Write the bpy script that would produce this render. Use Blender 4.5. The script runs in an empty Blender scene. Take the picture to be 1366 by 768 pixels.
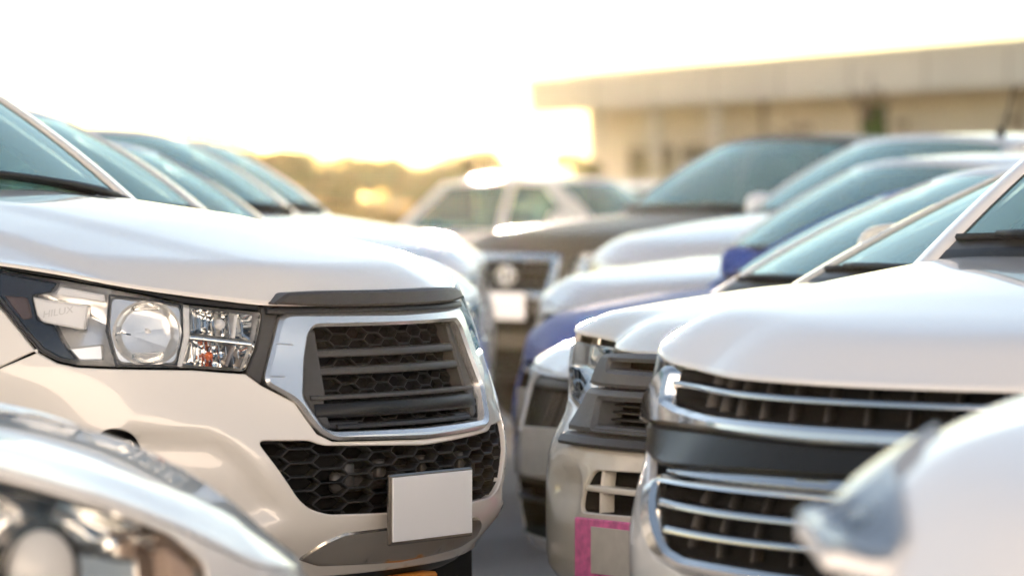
import bpy, bmesh, math, random, time
import numpy as np
from mathutils import Vector, Matrix
from mathutils.geometry import delaunay_2d_cdt

T0 = time.time()
scene = bpy.context.scene
col = scene.collection

# ================================================================ camera, sky, sun, exposure
CAM_HEIGHT = 1.34
cam_data = bpy.data.cameras.new('camera')
cam = bpy.data.objects.new('camera', cam_data); col.objects.link(cam)
cam.location = (0, 0, CAM_HEIGHT)
cam.rotation_euler = (math.radians(90) - math.atan((384-268)/5000.0), 0, 0)
cam_data.sensor_width = 36.0
cam_data.lens = 36.0*5000/1366
cam_data.clip_start = .1; cam_data.clip_end = 6000
cam_data.dof.use_dof = True
cam_data.dof.focus_distance = 8.72
cam_data.dof.aperture_fstop = 3.0
scene.camera = cam

SUN_EL = math.radians(2.1)          # low sun straight ahead, over the far end of the yard
SUN_AZ = math.radians(-.5)          # measured from the +Y axis, negative to the left
SKY_STRENGTH = .115
HAZE_DENSITY, HAZE_G = 2.4e-5, .905
world = bpy.data.worlds.new('World'); scene.world = world; world.use_nodes = True
wn = world.node_tree; wn.nodes.clear()
sky = wn.nodes.new('ShaderNodeTexSky'); sky.sky_type = 'NISHITA'; sky.sun_disc = False
sky.sun_elevation = SUN_EL; sky.sun_rotation = SUN_AZ
sky.altitude = 0; sky.air_density = .75; sky.dust_density = 0.0; sky.ozone_density = .6
bg = wn.nodes.new('ShaderNodeBackground'); bg.inputs['Strength'].default_value = SKY_STRENGTH
wo = wn.nodes.new('ShaderNodeOutputWorld')
wn.links.new(sky.outputs[0], bg.inputs[0]); wn.links.new(bg.outputs[0], wo.inputs[0])

sun_data = bpy.data.lights.new('sun', 'SUN'); sun_data.energy = 4.5; sun_data.angle = math.radians(.53)
sun_data.color = (1.0, .86, .66)
sun = bpy.data.objects.new('sun', sun_data); col.objects.link(sun)
sd = Vector((math.sin(SUN_AZ)*math.cos(SUN_EL), math.cos(SUN_AZ)*math.cos(SUN_EL), math.sin(SUN_EL)))
sun.rotation_euler = sd.to_track_quat('Z', 'Y').to_euler()
sun.location = (0, 40, 12)

vs = scene.view_settings
vs.view_transform = 'Standard'; vs.look = 'None'; vs.gamma = 1.0; vs.use_curve_mapping = False
vs.exposure = 2.25
vs.use_white_balance = True; vs.white_balance_temperature = 6500; vs.white_balance_tint = 24
scene.cycles.use_denoising = True
scene.cycles.max_bounces = 8
scene.cycles.volume_bounces = 0
scene.cycles.transparent_max_bounces = 16
import math, random
import numpy as np

# ---------------------------------------------------------------- shape maths
def smooth_table(pts, lo, hi, sig):
    """piecewise-linear table turned into a smooth one"""
    xs = np.linspace(lo, hi, 700)
    p = np.array(pts, float)
    ys = np.interp(xs, p[:, 0], p[:, 1])
    h = (hi-lo)/699
    k = max(1, int(3*sig/h))
    w = np.exp(-0.5*(np.arange(-k, k+1)*h/sig)**2); w /= w.sum()
    ys = np.convolve(np.pad(ys, k, mode='edge'), w, mode='valid')
    return xs, ys

def sstep(t):
    t = np.clip(t, 0, 1)
    return t*t*(3-2*t)

def inside_poly(px, py, poly):
    """even-odd test, vectorised"""
    px = np.asarray(px); py = np.asarray(py)
    r = np.zeros(px.shape, bool)
    n = len(poly)
    for i in range(n):
        x0, y0 = poly[i]; x1, y1 = poly[(i+1) % n]
        if y0 == y1: continue
        c = ((y0 > py) != (y1 > py)) & (px < (x1-x0)*(py-y0)/(y1-y0)+x0)
        r ^= c
    return r

def poly_dist(px, py, poly, closed=True):
    px = np.asarray(px, float); py = np.asarray(py, float)
    d = np.full(px.shape, 1e9)
    n = len(poly)
    for i in range(n if closed else n-1):
        x0, y0 = poly[i]; x1, y1 = poly[(i+1) % n]
        dx, dy = x1-x0, y1-y0
        l2 = dx*dx+dy*dy+1e-12
        t = np.clip(((px-x0)*dx+(py-y0)*dy)/l2, 0, 1)
        d = np.minimum(d, np.hypot(px-x0-t*dx, py-y0-t*dy))
    return d

class Shell:
    """the skin of a car body: s runs round the car from the middle of the nose (left side positive), z is height"""
    def __init__(self, a=.78, b=.925, n=2.4, L=5.3, ar=.25, nr=4.0, front=((.4, 0), (1.2, 0)), side=((.4, 0), (1.2, 0)), top=((0, 1.1), (1.4, 1.2), (9, 1.2)), recess=(), wlo=.45, whi=.95, sweep=None):
        self.sweep = sweep
        th = np.linspace(0, math.pi/2, 600)
        x = -a + a*np.cos(th)**(2/n); y = b*np.sin(th)**(2/n)
        xs = np.linspace(-a, -(L-ar), 300)[1:-1]
        th2 = np.linspace(math.pi/2, 0, 400)
        xr = -(L-ar) - ar*np.cos(th2)**(2/nr); yr = b*np.sin(th2)**(2/nr)
        X = np.concatenate([x, xs, xr]); Y = np.concatenate([y, np.full(len(xs), b), yr])
        S = np.concatenate([[0], np.cumsum(np.hypot(np.diff(X), np.diff(Y)))])
        keep = np.concatenate([[True], np.diff(S) > 1e-7]); X, Y, S = X[keep], Y[keep], S[keep]
        su = np.linspace(0, S[-1], 3000)
        X = np.interp(su, S, X); Y = np.interp(su, S, Y)
        tx = np.gradient(X, su); ty = np.gradient(Y, su); tl = np.hypot(tx, ty)
        nx, ny = ty/tl, -tx/tl
        k = 25; w = np.hanning(2*k+1); w /= w.sum()
        nxp = np.concatenate([nx[k:0:-1], nx, nx[-2:-k-2:-1]]); nyp = np.concatenate([-ny[k:0:-1], ny, -ny[-2:-k-2:-1]])
        nx = np.convolve(nxp, w, 'valid'); ny = np.convolve(nyp, w, 'valid'); l = np.hypot(nx, ny)
        self.su, self.X, self.Y, self.nx, self.ny = su, X, Y, nx/l, ny/l
        self.Smax = su[-1]; self.a, self.b, self.L, self.ar = a, b, L, ar
        self.sside = float(np.interp(a, -X[:1500], su[:1500]))
        self.w = np.where(self.nx > 0, sstep((np.abs(self.ny)-wlo)/(whi-wlo)), 1.0)
        self.fp = smooth_table(front, .1, 1.7, .012); self.sp = smooth_table(side, .1, 1.7, .02)
        self.tp = smooth_table(top, -1, self.Smax+1, .03)
        self.recess = [(np.array(p), dep, wid) for p, dep, wid in recess]
    def ztop(self, s): return np.interp(np.abs(s), *self.tp)
    def s_of_x(self, x): return self.sside + (-x - self.a)
    def s_of_y(self, y):
        m = self.X > -self.a
        return float(np.interp(abs(y), self.Y[m], self.su[m]))*(1 if y >= 0 else -1)
    def lift(self, s, z, off=0.0, raw=False):
        s = np.asarray(s, float); z = np.asarray(z, float)
        sa = np.abs(s); sg = np.where(s < 0, -1.0, 1.0)
        x = np.interp(sa, self.su, self.X); y = np.interp(sa, self.su, self.Y)
        nx = np.interp(sa, self.su, self.nx); ny = np.interp(sa, self.su, self.ny); w = np.interp(sa, self.su, self.w)
        ins = np.interp(z, *self.fp)*(1-w) + np.interp(z, *self.sp)*w
        if self.sweep:
            z0, z1, am, s0 = self.sweep
            ins = ins + am*sstep((z-z0)/(z1-z0))*np.minimum(sa/s0, 1.7)**2*(1-w)
        if not raw:
            for p, dep, wid in self.recess:
                i = inside_poly(sa, z, p)
                if i.any():
                    d = np.zeros(sa.shape); d[i] = poly_dist(sa[i], z[i], p)
                    ins = ins + dep*sstep(d/wid)
        o = off - ins
        return np.stack([x+nx*o, (y+ny*o)*sg, z], -1)

def hood_surface(sh, sp):
    """bonnet outline in (x, y), its surface function and its rear edge"""
    sc = sh.s_of_x(sp['xcowl'])
    s = np.concatenate([np.linspace(0, sh.sside, 60), np.linspace(sh.sside, sc, 24)[1:]])
    B = sh.lift(s, sh.ztop(s)+.004, 0., raw=True)
    curve = [(p[0], p[1]) for p in B]                # half boundary, front to back
    bow = sp.get('cowl_bow', .1)
    ye = curve[-1][1]
    back = [(sp['xcowl']+bow*(1-(y/ye)**2), y) for y in np.linspace(ye, -ye, 15)[1:-1]]
    left = [(p[0], -p[1]) for p in B[::-1]]
    outer = curve + back + left[:-1]
    bx = np.array([(p[0], -p[1]) for p in B[::-1]]+[(p[0], p[1]) for p in B[1:]])
    bz = np.concatenate([B[::-1, 2], B[1:, 2]])
    cx, cz = smooth_table(sorted(sp['hoodz']), -3, .2, .03)
    w0, pw, crown = sp.get('roll', .16), sp.get('roll_p', 2.4), sp.get('crown', .03)
    crease = sp.get('crease')
    def lift(x, y, off=0.):
        x = np.asarray(x, float); y = np.asarray(y, float)
        dd = np.full(x.shape, 1e9); zz = np.zeros(x.shape)
        for i in range(len(bx)-1):
            x0, y0 = bx[i]; dx, dy = bx[i+1]-bx[i]
            t = np.clip(((x-x0)*dx+(y-y0)*dy)/(dx*dx+dy*dy+1e-12), 0, 1)
            d = np.hypot(x-x0-t*dx, y-y0-t*dy); m_ = d < dd
            dd = np.where(m_, d, dd); zz = np.where(m_, bz[i]+(bz[i+1]-bz[i])*t, zz)
        main = np.interp(x, cx, cz)-crown*(np.abs(y)/sh.b)**2.2
        if crease:
            for (yc, slope, wd, amp) in crease:
                yy = yc+slope*(-x)
                main = main+amp*(1-sstep((np.abs(y)-yy)/wd+.5))
        m_ = 1-(1-np.clip(dd/w0, 0, 1))**pw
        z = zz*(1-m_)+main*m_
        return np.stack([x, y, z+off], -1)
    return outer, lift, np.array([(curve[-1][0], ye)]+back+[(curve[-1][0], -ye)])

# ---------------------------------------------------------------- camera numbers
FPX, CX, CY = 5000.0, 683.0, 384.0      # focal length and centre in pixels of a 1366 x 768 frame
CAM_Z = 1.34
PITCH = math.atan((384-268)/FPX)

HERO = dict(loc=(-.192, 8.70), rot=math.radians(-35.0))
HERO_SHELL = dict(sweep=(.82, 1.0, .036, .6), a=.90, b=.925, n=2.12, L=5.3, ar=.2, nr=5,
    front=((.36, .17), (.44, .13), (.50, .085), (.555, .035), (.60, .008), (.66, 0), (.74, .0), (.79, .012), (.85, .035), (.95, .058), (1.05, .085), (1.10, .104), (1.20, .145), (1.3, .16)),
    side=((.36, .10), (.45, .05), (.6, .03), (.8, .01), (.95, .005), (1.03, .025), (1.10, .06), (1.2, .10), (1.3, .13), (1.4, .16)),
    top=((0, 1.098), (.43, 1.106), (.65, 1.130), (.75, 1.142), (.84, 1.155), (.97, 1.178), (1.107, 1.196), (1.4, 1.222), (1.8, 1.24), (9, 1.24)))
COLO = dict(loc=(.572, 6.75), rot=math.radians(180+44))
COLO_SHELL = dict(sweep=(.78, .90, .025, .6), a=.80, b=.92, n=2.35, L=5.3, ar=.2, nr=5,
    front=((.30, .14), (.42, .04), (.50, -.01), (.58, -.03), (.70, -.03), (.77, -.005), (.83, .035), (.88, .055), (.96, .075), (1.02, .10), (1.2, .18)),
    side=((.30, .10), (.45, .05), (.6, .03), (.8, .01), (.95, .0), (1.05, .02), (1.15, .05), (1.4, .11)),
    top=((0, 1.004), (.4, 1.006), (.6, 1.010), (.8, 1.022), (1.0, 1.048), (1.25, 1.082), (1.6, 1.12), (2.0, 1.14), (9, 1.14)))
DMAX = dict(loc=(.33, 9.30), rot=math.radians(180+37))
DMAX_SHELL = dict(sweep=(.72, .85, .085, .6), a=.70, b=.88, n=2.3, L=5.1, ar=.2, nr=5,
    front=((.24, .13), (.33, .05), (.39, .0), (.60, .0), (.69, .012), (.73, .04), (.77, .065), (.80, .07), (.90, .085), (.97, .11), (1.2, .22)),
    side=((.30, .10), (.45, .05), (.6, .03), (.8, .01), (.9, .0), (1.0, .02), (1.1, .05), (1.4, .11)),
    top=((0, .955), (.35, .958), (.6, .97), (.9, .99), (1.2, 1.02), (1.6, 1.06), (2.0, 1.08), (9, 1.08)))

# ================================================================ materials
MATS = {}
def mat(name, color=(.5, .5, .5), rough=.5, metal=0., coat=0., coat_rough=.03, spec=.5, emit=None, noise=0., nscale=6., bump=0., bscale=40., rnoise=0.):
    if name in MATS: return MATS[name]
    m = bpy.data.materials.new(name); m.use_nodes = True
    nt = m.node_tree; b = nt.nodes['Principled BSDF']
    b.inputs['Base Color'].default_value = (*color, 1); b.inputs['Roughness'].default_value = rough
    b.inputs['Metallic'].default_value = metal; b.inputs['Specular IOR Level'].default_value = spec
    b.inputs['Coat Weight'].default_value = coat; b.inputs['Coat Roughness'].default_value = coat_rough
    if emit: b.inputs['Emission Color'].default_value = (*emit[0], 1); b.inputs['Emission Strength'].default_value = emit[1]
    if noise or bump or rnoise:
        tc = nt.nodes.new('ShaderNodeTexCoord')
    if noise:
        n = nt.nodes.new('ShaderNodeTexNoise'); n.inputs['Scale'].default_value = nscale; n.inputs['Detail'].default_value = 6
        nt.links.new(tc.outputs['Object'], n.inputs['Vector'])
        r = nt.nodes.new('ShaderNodeMapRange'); r.inputs['From Min'].default_value = .3; r.inputs['From Max'].default_value = .7
        r.inputs['To Min'].default_value = 1-noise; r.inputs['To Max'].default_value = 1+noise
        nt.links.new(n.outputs['Fac'], r.inputs['Value'])
        x = nt.nodes.new('ShaderNodeMix'); x.data_type = 'RGBA'; x.blend_type = 'MULTIPLY'; x.inputs['Factor'].default_value = 1
        x.inputs[6].default_value = (*color, 1); nt.links.new(r.outputs[0], x.inputs[7]); nt.links.new(x.outputs[2], b.inputs['Base Color'])
    if rnoise:
        n = nt.nodes.new('ShaderNodeTexNoise'); n.inputs['Scale'].default_value = 9; n.inputs['Detail'].default_value = 5
        nt.links.new(tc.outputs['Object'], n.inputs['Vector'])
        r = nt.nodes.new('ShaderNodeMapRange'); r.inputs['To Min'].default_value = max(.0, coat_rough-rnoise if coat else rough-rnoise); r.inputs['To Max'].default_value = (coat_rough if coat else rough)+rnoise
        nt.links.new(n.outputs['Fac'], r.inputs['Value']); nt.links.new(r.outputs[0], b.inputs['Coat Roughness' if coat else 'Roughness'])
    if bump:
        n2 = nt.nodes.new('ShaderNodeTexNoise'); n2.inputs['Scale'].default_value = bscale; n2.inputs['Detail'].default_value = 8
        nt.links.new(tc.outputs['Object'], n2.inputs['Vector'])
        bp = nt.nodes.new('ShaderNodeBump'); bp.inputs['Strength'].default_value = bump; bp.inputs['Distance'].default_value = .02
        nt.links.new(n2.outputs['Fac'], bp.inputs['Height']); nt.links.new(bp.outputs[0], b.inputs['Normal'])
    MATS[name] = m
    return m

def glass_mat(name, tint, gloss=(1, 1, 1), ior=1.5, rough=.0, boost=0.0, film=None):
    """thin pane: tinted see-through plus a mirror reflection that grows at grazing angles"""
    if name in MATS: return MATS[name]
    m = bpy.data.materials.new(name); m.use_nodes = True
    nt = m.node_tree; nt.nodes.clear()
    o = nt.nodes.new('ShaderNodeOutputMaterial'); mx = nt.nodes.new('ShaderNodeMixShader')
    t = nt.nodes.new('ShaderNodeBsdfTransparent'); t.inputs[0].default_value = (*tint, 1)
    g = nt.nodes.new('ShaderNodeBsdfGlossy'); g.inputs[0].default_value = (*gloss, 1); g.inputs['Roughness'].default_value = rough
    f = nt.nodes.new('ShaderNodeFresnel'); f.inputs[0].default_value = ior
    ad = nt.nodes.new('ShaderNodeMath'); ad.operation = 'ADD'; ad.use_clamp = True; ad.inputs[1].default_value = boost
    nt.links.new(f.outputs[0], ad.inputs[0]); nt.links.new(ad.outputs[0], mx.inputs[0])
    body = t.outputs[0]
    if film:                                    # tint film; its diffuse colour also stands in for missing sky reflection
        df = nt.nodes.new('ShaderNodeBsdfDiffuse'); df.inputs[0].default_value = (*film[0], 1); m2 = nt.nodes.new('ShaderNodeMixShader'); m2.inputs[0].default_value = film[1]
        nt.links.new(t.outputs[0], m2.inputs[1]); nt.links.new(df.outputs[0], m2.inputs[2]); body = m2.outputs[0]
    nt.links.new(body, mx.inputs[1]); nt.links.new(g.outputs[0], mx.inputs[2]); nt.links.new(mx.outputs[0], o.inputs[0])
    MATS[name] = m
    return m

PAINT_WARM = mat('warm_tinted_white_paint', (.80, .765, .70), .32, coat=1., coat_rough=.02, rnoise=.015, noise=.012, nscale=3)  # white paint with the warm tint of the light put into its colour
PAINT_WHITE = mat('white_paint', (.80, .80, .79), .32, coat=1., coat_rough=.02, rnoise=.015)
PAINT_CREAM = mat('old_cream_white_paint', (.78, .76, .67), .34, coat=1., coat_rough=.04, rnoise=.02, noise=.015, nscale=3)
PAINT_BLUE = mat('blue_paint', (.05, .12, .46), .5, spec=.3, coat=.12, coat_rough=.1)
PAINT_DARK = mat('bronze_grey_paint', (.10, .09, .07), .5, spec=.3, coat=.15, coat_rough=.1)
PAINT_SILVER = mat('silver_paint', (.60, .62, .63), .32, metal=.5, coat=1., coat_rough=.03)
CHROME = mat('chrome', (.95, .94, .91), .13, metal=1., rnoise=.03)
BRIGHT = mat('bright_reflector', (.93, .93, .92), .28, metal=.75)
SOFT_CHROME = mat('soft_chrome', (.95, .94, .92), .26, metal=.9)
SKID = mat('silver_garnish', (.62, .57, .50), .22, metal=.85)
SEMI_BLACK = mat('semi_gloss_black', (.010, .010, .010), .3, spec=.35)
SATIN = mat('satin_chrome', (.70, .71, .72), .2, metal=1.)
MIRROR = mat('reflector_chrome', (.94, .94, .92), .06, metal=1.)
FROST = mat('frosted_white_plastic', (.82, .83, .84), .35, coat=.5)
BLACK = mat('black_plastic', (.012, .012, .013), .45, noise=.15, nscale=25)
BLACK_SOFT = mat('grille_mesh_plastic', (.007, .007, .007), .45)
GLOSS_BLACK = mat('gloss_black', (.010, .010, .011), .25, coat=1., coat_rough=.03)
GREY_PL = mat('grey_plastic', (.048, .047, .045), .45, noise=.1, nscale=20, bump=.05, bscale=300)
GREY_DMAX = mat('weathered_grey_plastic', (.10, .11, .115), .5, noise=.12, nscale=14, bump=.05, bscale=220)
TRIM_DK = mat('dark_trim', (.045, .044, .042), .4)
VOID = mat('engine_bay_dark', (.006, .006, .006), .8)
RUBBER = mat('rubber', (.02, .02, .02), .75, noise=.15, nscale=30)
ALLOY = mat('alloy', (.55, .56, .57), .28, metal=1.)
PLATE_W = mat('plate_white', (.95, .95, .95), .4, coat=1., coat_rough=.25)
PLATE_G = mat('plate_grey', (.62, .61, .56), .45, noise=.06, nscale=30)
PINK = mat('plate_pink', (.82, .20, .46), .5, noise=.25, nscale=40)
ORANGE = mat('amber_bulb', (.85, .16, .01), .2, coat=1.)
REDMARK = mat('red_lens', (.75, .07, .03), .2, coat=1.)
CABIN = mat('cabin_dark', (.035, .035, .037), .8)
GLASS = glass_mat('tinted_glass', (.30, .50, .46), (.80, 1.0, .93), 1.6, .01, .12, ((.22, .47, .43), .38))
GLASS_CLEAR = glass_mat('windscreen_glass', (.35, .54, .51), (.82, 1.0, .94), 1.6, .0, .12, ((.24, .48, .45), .42))
GLASS_B = glass_mat('green_windscreen', (.40, .60, .54), (.80, 1.0, .92), 1.6, .0, .10, ((.30, .55, .50), .30))
GLASS_C = glass_mat('dark_windscreen', (.20, .32, .33), (.80, .95, .98), 1.6, .0, .12, ((.13, .30, .31), .35))
PLATE_RIM = mat('dark_chrome', (.30, .27, .24), .2, metal=1.)
LENS = glass_mat('headlamp_lens', (.95, .96, .96), (1, 1, 1), 1.5, .0)
LENS_SMOKE = glass_mat('smoked_lens', (.45, .46, .48), (1, 1, 1), 1.5, .02, .05)

# ================================================================ object helpers
def link(o, parent=None):
    col.objects.link(o)
    if parent is not None: o.parent = parent
    return o
def tag(o, label=None, cat=None, group=None, kind=None):
    if label: o['label'] = label
    if cat: o['category'] = cat
    if group: o['group'] = group
    if kind: o['kind'] = kind
    return o
def empty(name, loc=(0, 0, 0), rz=0.):
    o = bpy.data.objects.new(name, None); o.empty_display_size = .2
    o.location = loc; o.rotation_euler = (0, 0, rz)
    return link(o)
def build(name, V, F, m, parent=None, smooth=True):
    me = bpy.data.meshes.new(name)
    me.from_pydata([tuple(map(float, v)) for v in V], [], [tuple(int(i) for i in f) for f in F])
    me.materials.append(m)
    if smooth: me.polygons.foreach_set('use_smooth', [True]*len(me.polygons))
    me.update()
    return link(bpy.data.objects.new(name, me), parent)
class MB:
    """collects shapes for one mesh"""
    def __init__(self): self.V = []; self.F = []
    def add(self, V, F):
        k = len(self.V); self.V += [tuple(v) for v in V]; self.F += [tuple(i+k for i in f) for f in F]
    def box(self, c, d, M=None, bev=0.0):
        """box with bevelled edges (bev) centred on c"""
        x, y, z = d[0]/2, d[1]/2, d[2]/2
        if bev <= 0:
            V = [Vector((sx*x, sy*y, sz*z)) for sx in (-1, 1) for sy in (-1, 1) for sz in (-1, 1)]
            F = [(0, 1, 3, 2), (4, 6, 7, 5), (0, 4, 5, 1), (2, 3, 7, 6), (0, 2, 6, 4), (1, 5, 7, 3)]
        else:
            b = min(bev, x*.95, y*.95, z*.95); V = []; idx = {}
            for sx in (-1, 1):
                for sy in (-1, 1):
                    for sz in (-1, 1):
                        for ax in range(3):
                            p = [sx*(x-b), sy*(y-b), sz*(z-b)]; p[ax] += (sx, sy, sz)[ax]*b
                            idx[(sx, sy, sz, ax)] = len(V); V.append(Vector(p))
            F = []
            for ax in range(3):
                o1, o2 = [(1, 2), (2, 0), (0, 1)][ax]
                for s in (-1, 1):
                    q = []
                    for (u, w) in ((-1, -1), (1, -1), (1, 1), (-1, 1)):
                        k = [0, 0, 0]; k[ax] = s; k[o1] = u; k[o2] = w; q.append(idx[(*k, ax)])
                    F.append(tuple(q) if s > 0 else tuple(q[::-1]))
            for ax in range(3):
                o1, o2 = [(1, 2), (2, 0), (0, 1)][ax]
                for u in (-1, 1):
                    for w in (-1, 1):
                        k0 = [0, 0, 0]; k0[ax] = -1; k0[o1] = u; k0[o2] = w; k1 = list(k0); k1[ax] = 1
                        q = (idx[(*k0, o1)], idx[(*k1, o1)], idx[(*k1, o2)], idx[(*k0, o2)])
                        F.append(q if u*w < 0 else q[::-1])
            for sx in (-1, 1):
                for sy in (-1, 1):
                    for sz in (-1, 1):
                        q = (idx[(sx, sy, sz, 0)], idx[(sx, sy, sz, 1)], idx[(sx, sy, sz, 2)])
                        F.append(q if sx*sy*sz > 0 else q[::-1])
        c = Vector(c)
        V = [(M @ v if M else v)+c for v in V]
        self.add(V, F)
    def grid(self, G):
        """G[i][j] points -> quads"""
        G = np.asarray(G); n, m = G.shape[:2]; k = len(self.V)
        self.V += [tuple(p) for p in G.reshape(-1, 3)]
        for i in range(n-1):
            for j in range(m-1):
                a = k+i*m+j; self.F.append((a, a+1, a+m+1, a+m))
    def tube(self, pts, r, n=8, cap=True):
        pts = [Vector(p) for p in pts]; R = r if isinstance(r, (list, tuple)) else [r]*len(pts); k = len(self.V)
        for i, p in enumerate(pts):
            t = (pts[min(i+1, len(pts)-1)]-pts[max(i-1, 0)]).normalized()
            a = t.cross(Vector((0, 0, 1)))
            if a.length < 1e-3: a = t.cross(Vector((1, 0, 0)))
            a.normalize(); b = t.cross(a)
            for j in range(n):
                q = 2*math.pi*j/n; self.V.append(tuple(p+a*(R[i]*math.cos(q))+b*(R[i]*math.sin(q))))
        for i in range(len(pts)-1):
            for j in range(n):
                self.F.append((k+i*n+j, k+i*n+(j+1) % n, k+(i+1)*n+(j+1) % n, k+(i+1)*n+j))
        if cap:
            self.F.append(tuple(k+j for j in range(n))[::-1]); self.F.append(tuple(k+(len(pts)-1)*n+j for j in range(n)))
    def lathe(self, prof, axis='y', n=40, closed=False):
        """prof: (radius, along-axis) points"""
        k = len(self.V); m = len(prof)
        for j in range(n):
            q = 2*math.pi*j/n; c, s = math.cos(q), math.sin(q)
            for r, h in prof: self.V.append((r*c, h, r*s) if axis == 'y' else ((h, r*c, r*s) if axis == 'x' else (r*c, r*s, h)))
        for j in range(n):
            for i in range(m-1 if not closed else m):
                i2 = (i+1) % m
                self.F.append((k+j*m+i, k+j*m+i2, k+((j+1) % n)*m+i2, k+((j+1) % n)*m+i))
    def done(self, name, m, parent=None, smooth=True): return build(name, self.V, self.F, m, parent, smooth)

# ---------------------------------------------------------------- polygons
def rnd(poly, r, n=4, keep=()):
    """round the corners of a closed polygon"""
    P = [np.array(p, float) for p in poly]; out = []; N = len(P)
    for i in range(N):
        p, a, b = P[i], P[i-1], P[(i+1) % N]
        if i in keep: out.append(tuple(p)); continue
        la, lb = np.linalg.norm(a-p), np.linalg.norm(b-p)
        if la < 1e-6 or lb < 1e-6: continue
        ra, rb = min(r, la*.45), min(r, lb*.45)
        A, B = p+(a-p)/la*ra, p+(b-p)/lb*rb
        for t in np.linspace(0, 1, n+1): out.append(tuple((1-t)**2*A+2*t*(1-t)*p+t*t*B))
    return out
def mirror_poly(half):
    """half outline from the middle line outwards and back -> whole outline (s to both sides)"""
    return [(s, z) for s, z in half] + [(-s, z) for s, z in half[::-1] if abs(s) > 1e-6]
def flip(poly): return [(-s, z) for s, z in poly][::-1]
def area(p):
    return .5*sum(p[i][0]*p[(i+1) % len(p)][1]-p[(i+1) % len(p)][0]*p[i][1] for i in range(len(p)))
def densify(poly, res):
    out = []
    n = len(poly)
    for i in range(n):
        a, b = poly[i], poly[(i+1) % n]
        d = math.hypot(b[0]-a[0], b[1]-a[1])
        if d < 1e-5: continue
        k = max(1, int(math.ceil(d/res)))
        for j in range(k): out.append((a[0]+(b[0]-a[0])*j/k, a[1]+(b[1]-a[1])*j/k))
    return out
def shift_loop(L, e):
    """move a loop by e to its left side"""
    P = np.array(L); d1 = P-np.roll(P, 1, 0); d2 = np.roll(P, -1, 0)-P
    d1 /= np.linalg.norm(d1, axis=1)[:, None]+1e-12; d2 /= np.linalg.norm(d2, axis=1)[:, None]+1e-12
    n = np.stack([-(d1[:, 1]+d2[:, 1]), d1[:, 0]+d2[:, 0]], 1)
    l = np.linalg.norm(n, axis=1)[:, None]; n = n/np.maximum(l, .6)
    return [tuple(p) for p in P+n*e]

def panel(name, outer, holes, lift, m, parent, res=.05, lip=.018, off=0., edge=.003, smooth=True, gap=0.):
    """a sheet over the outline, bent on to a surface by lift(s, z, off), with rounded edges turned inwards"""
    loops = []
    for i, L in enumerate([outer]+list(holes)):
        a = area(L)
        if (a < 0) == (i == 0): L = L[::-1]       # outer anticlockwise, holes clockwise: the material is on the left
        D = densify(L, res)
        if gap: D = shift_loop(D, gap)
        loops.append(D)
    inner = [shift_loop(L, edge) for L in loops] if edge else loops
    pts = [p for L in inner for p in L]
    edges = []; k = 0
    for L in inner:
        edges += [(k+i, k+(i+1) % len(L)) for i in range(len(L))]; k += len(L)
    B = np.array(inner[0]); lo, hi = B.min(0), B.max(0)
    gx, gy = np.meshgrid(np.arange(lo[0]+res*.5, hi[0], res), np.arange(lo[1]+res*.5, hi[1], res)); gx = gx.ravel(); gy = gy.ravel()
    ok = inside_poly(gx, gy, inner[0])
    for L in inner[1:]: ok &= ~inside_poly(gx, gy, L)
    gx, gy = gx[ok], gy[ok]
    if len(gx):
        d = np.full(gx.shape, 1e9)
        for L in inner: d = np.minimum(d, poly_dist(gx, gy, L))
        k2 = d > res*.4; gx, gy = gx[k2], gy[k2]
    allp = [Vector(p) for p in pts]+[Vector((float(a), float(b))) for a, b in zip(gx, gy)]
    vo, eo, fo, _, _, _ = delaunay_2d_cdt(allp, edges, [], 0, 1e-6)
    vo = np.array([(v.x, v.y) for v in vo])
    fo = np.array([f for f in fo if len(f) == 3])
    c = vo[fo].mean(1)
    ok = inside_poly(c[:, 0], c[:, 1], inner[0])
    for L in inner[1:]: ok &= ~inside_poly(c[:, 0], c[:, 1], L)
    fo = fo[ok]
    V = [tuple(p) for p in lift(vo[:, 0], vo[:, 1], off)]; F = [tuple(f) for f in fo]
    for I, L in zip(inner, loops):
        a = np.array(I); b = np.array(L); n = len(a); k = len(V)
        rings = [lift(a[:, 0], a[:, 1], off)]
        if edge: rings += [lift(b[:, 0], b[:, 1], off-edge)]
        r2 = lift(b[:, 0], b[:, 1], off-lip)
        for R in rings: V += [tuple(p) for p in R]
        kk = k
        for q in range(len(rings)-1):
            for i in range(n):
                j = (i+1) % n; F.append((kk+i, kk+n+i, kk+n+j, kk+j))
            kk += n
        k3 = len(V); V += [tuple(p) for p in rings[-1]]; V += [tuple(p) for p in r2]
        for i in range(n):
            j = (i+1) % n; F.append((k3+i, k3+n+i, k3+n+j, k3+j))
    return build(name, V, F, m, parent, smooth)

def bar_on(mb, lift, p, q, w, off0, off1, n=None):
    """a square bar along the straight line p-q in (s, z), from depth off0 (front) to off1 (back)"""
    p, q = np.array(p, float), np.array(q, float); d = q-p; L = np.linalg.norm(d)
    if L < 1e-6: return
    d /= L; nn = np.array([-d[1], d[0]])*w/2
    n = n or max(1, int(L/.08)); t = np.linspace(0, 1, n+1)[:, None]
    c = p+(q-p)*t
    A, B = c+nn, c-nn; C = np.vstack([c])
    rows = [lift(A[:, 0], A[:, 1], off1), lift(A[:, 0], A[:, 1], off0-w*.3), lift(C[:, 0], C[:, 1], off0), lift(B[:, 0], B[:, 1], off0-w*.3), lift(B[:, 0], B[:, 1], off1)]
    mb.grid(np.array(rows))

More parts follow.
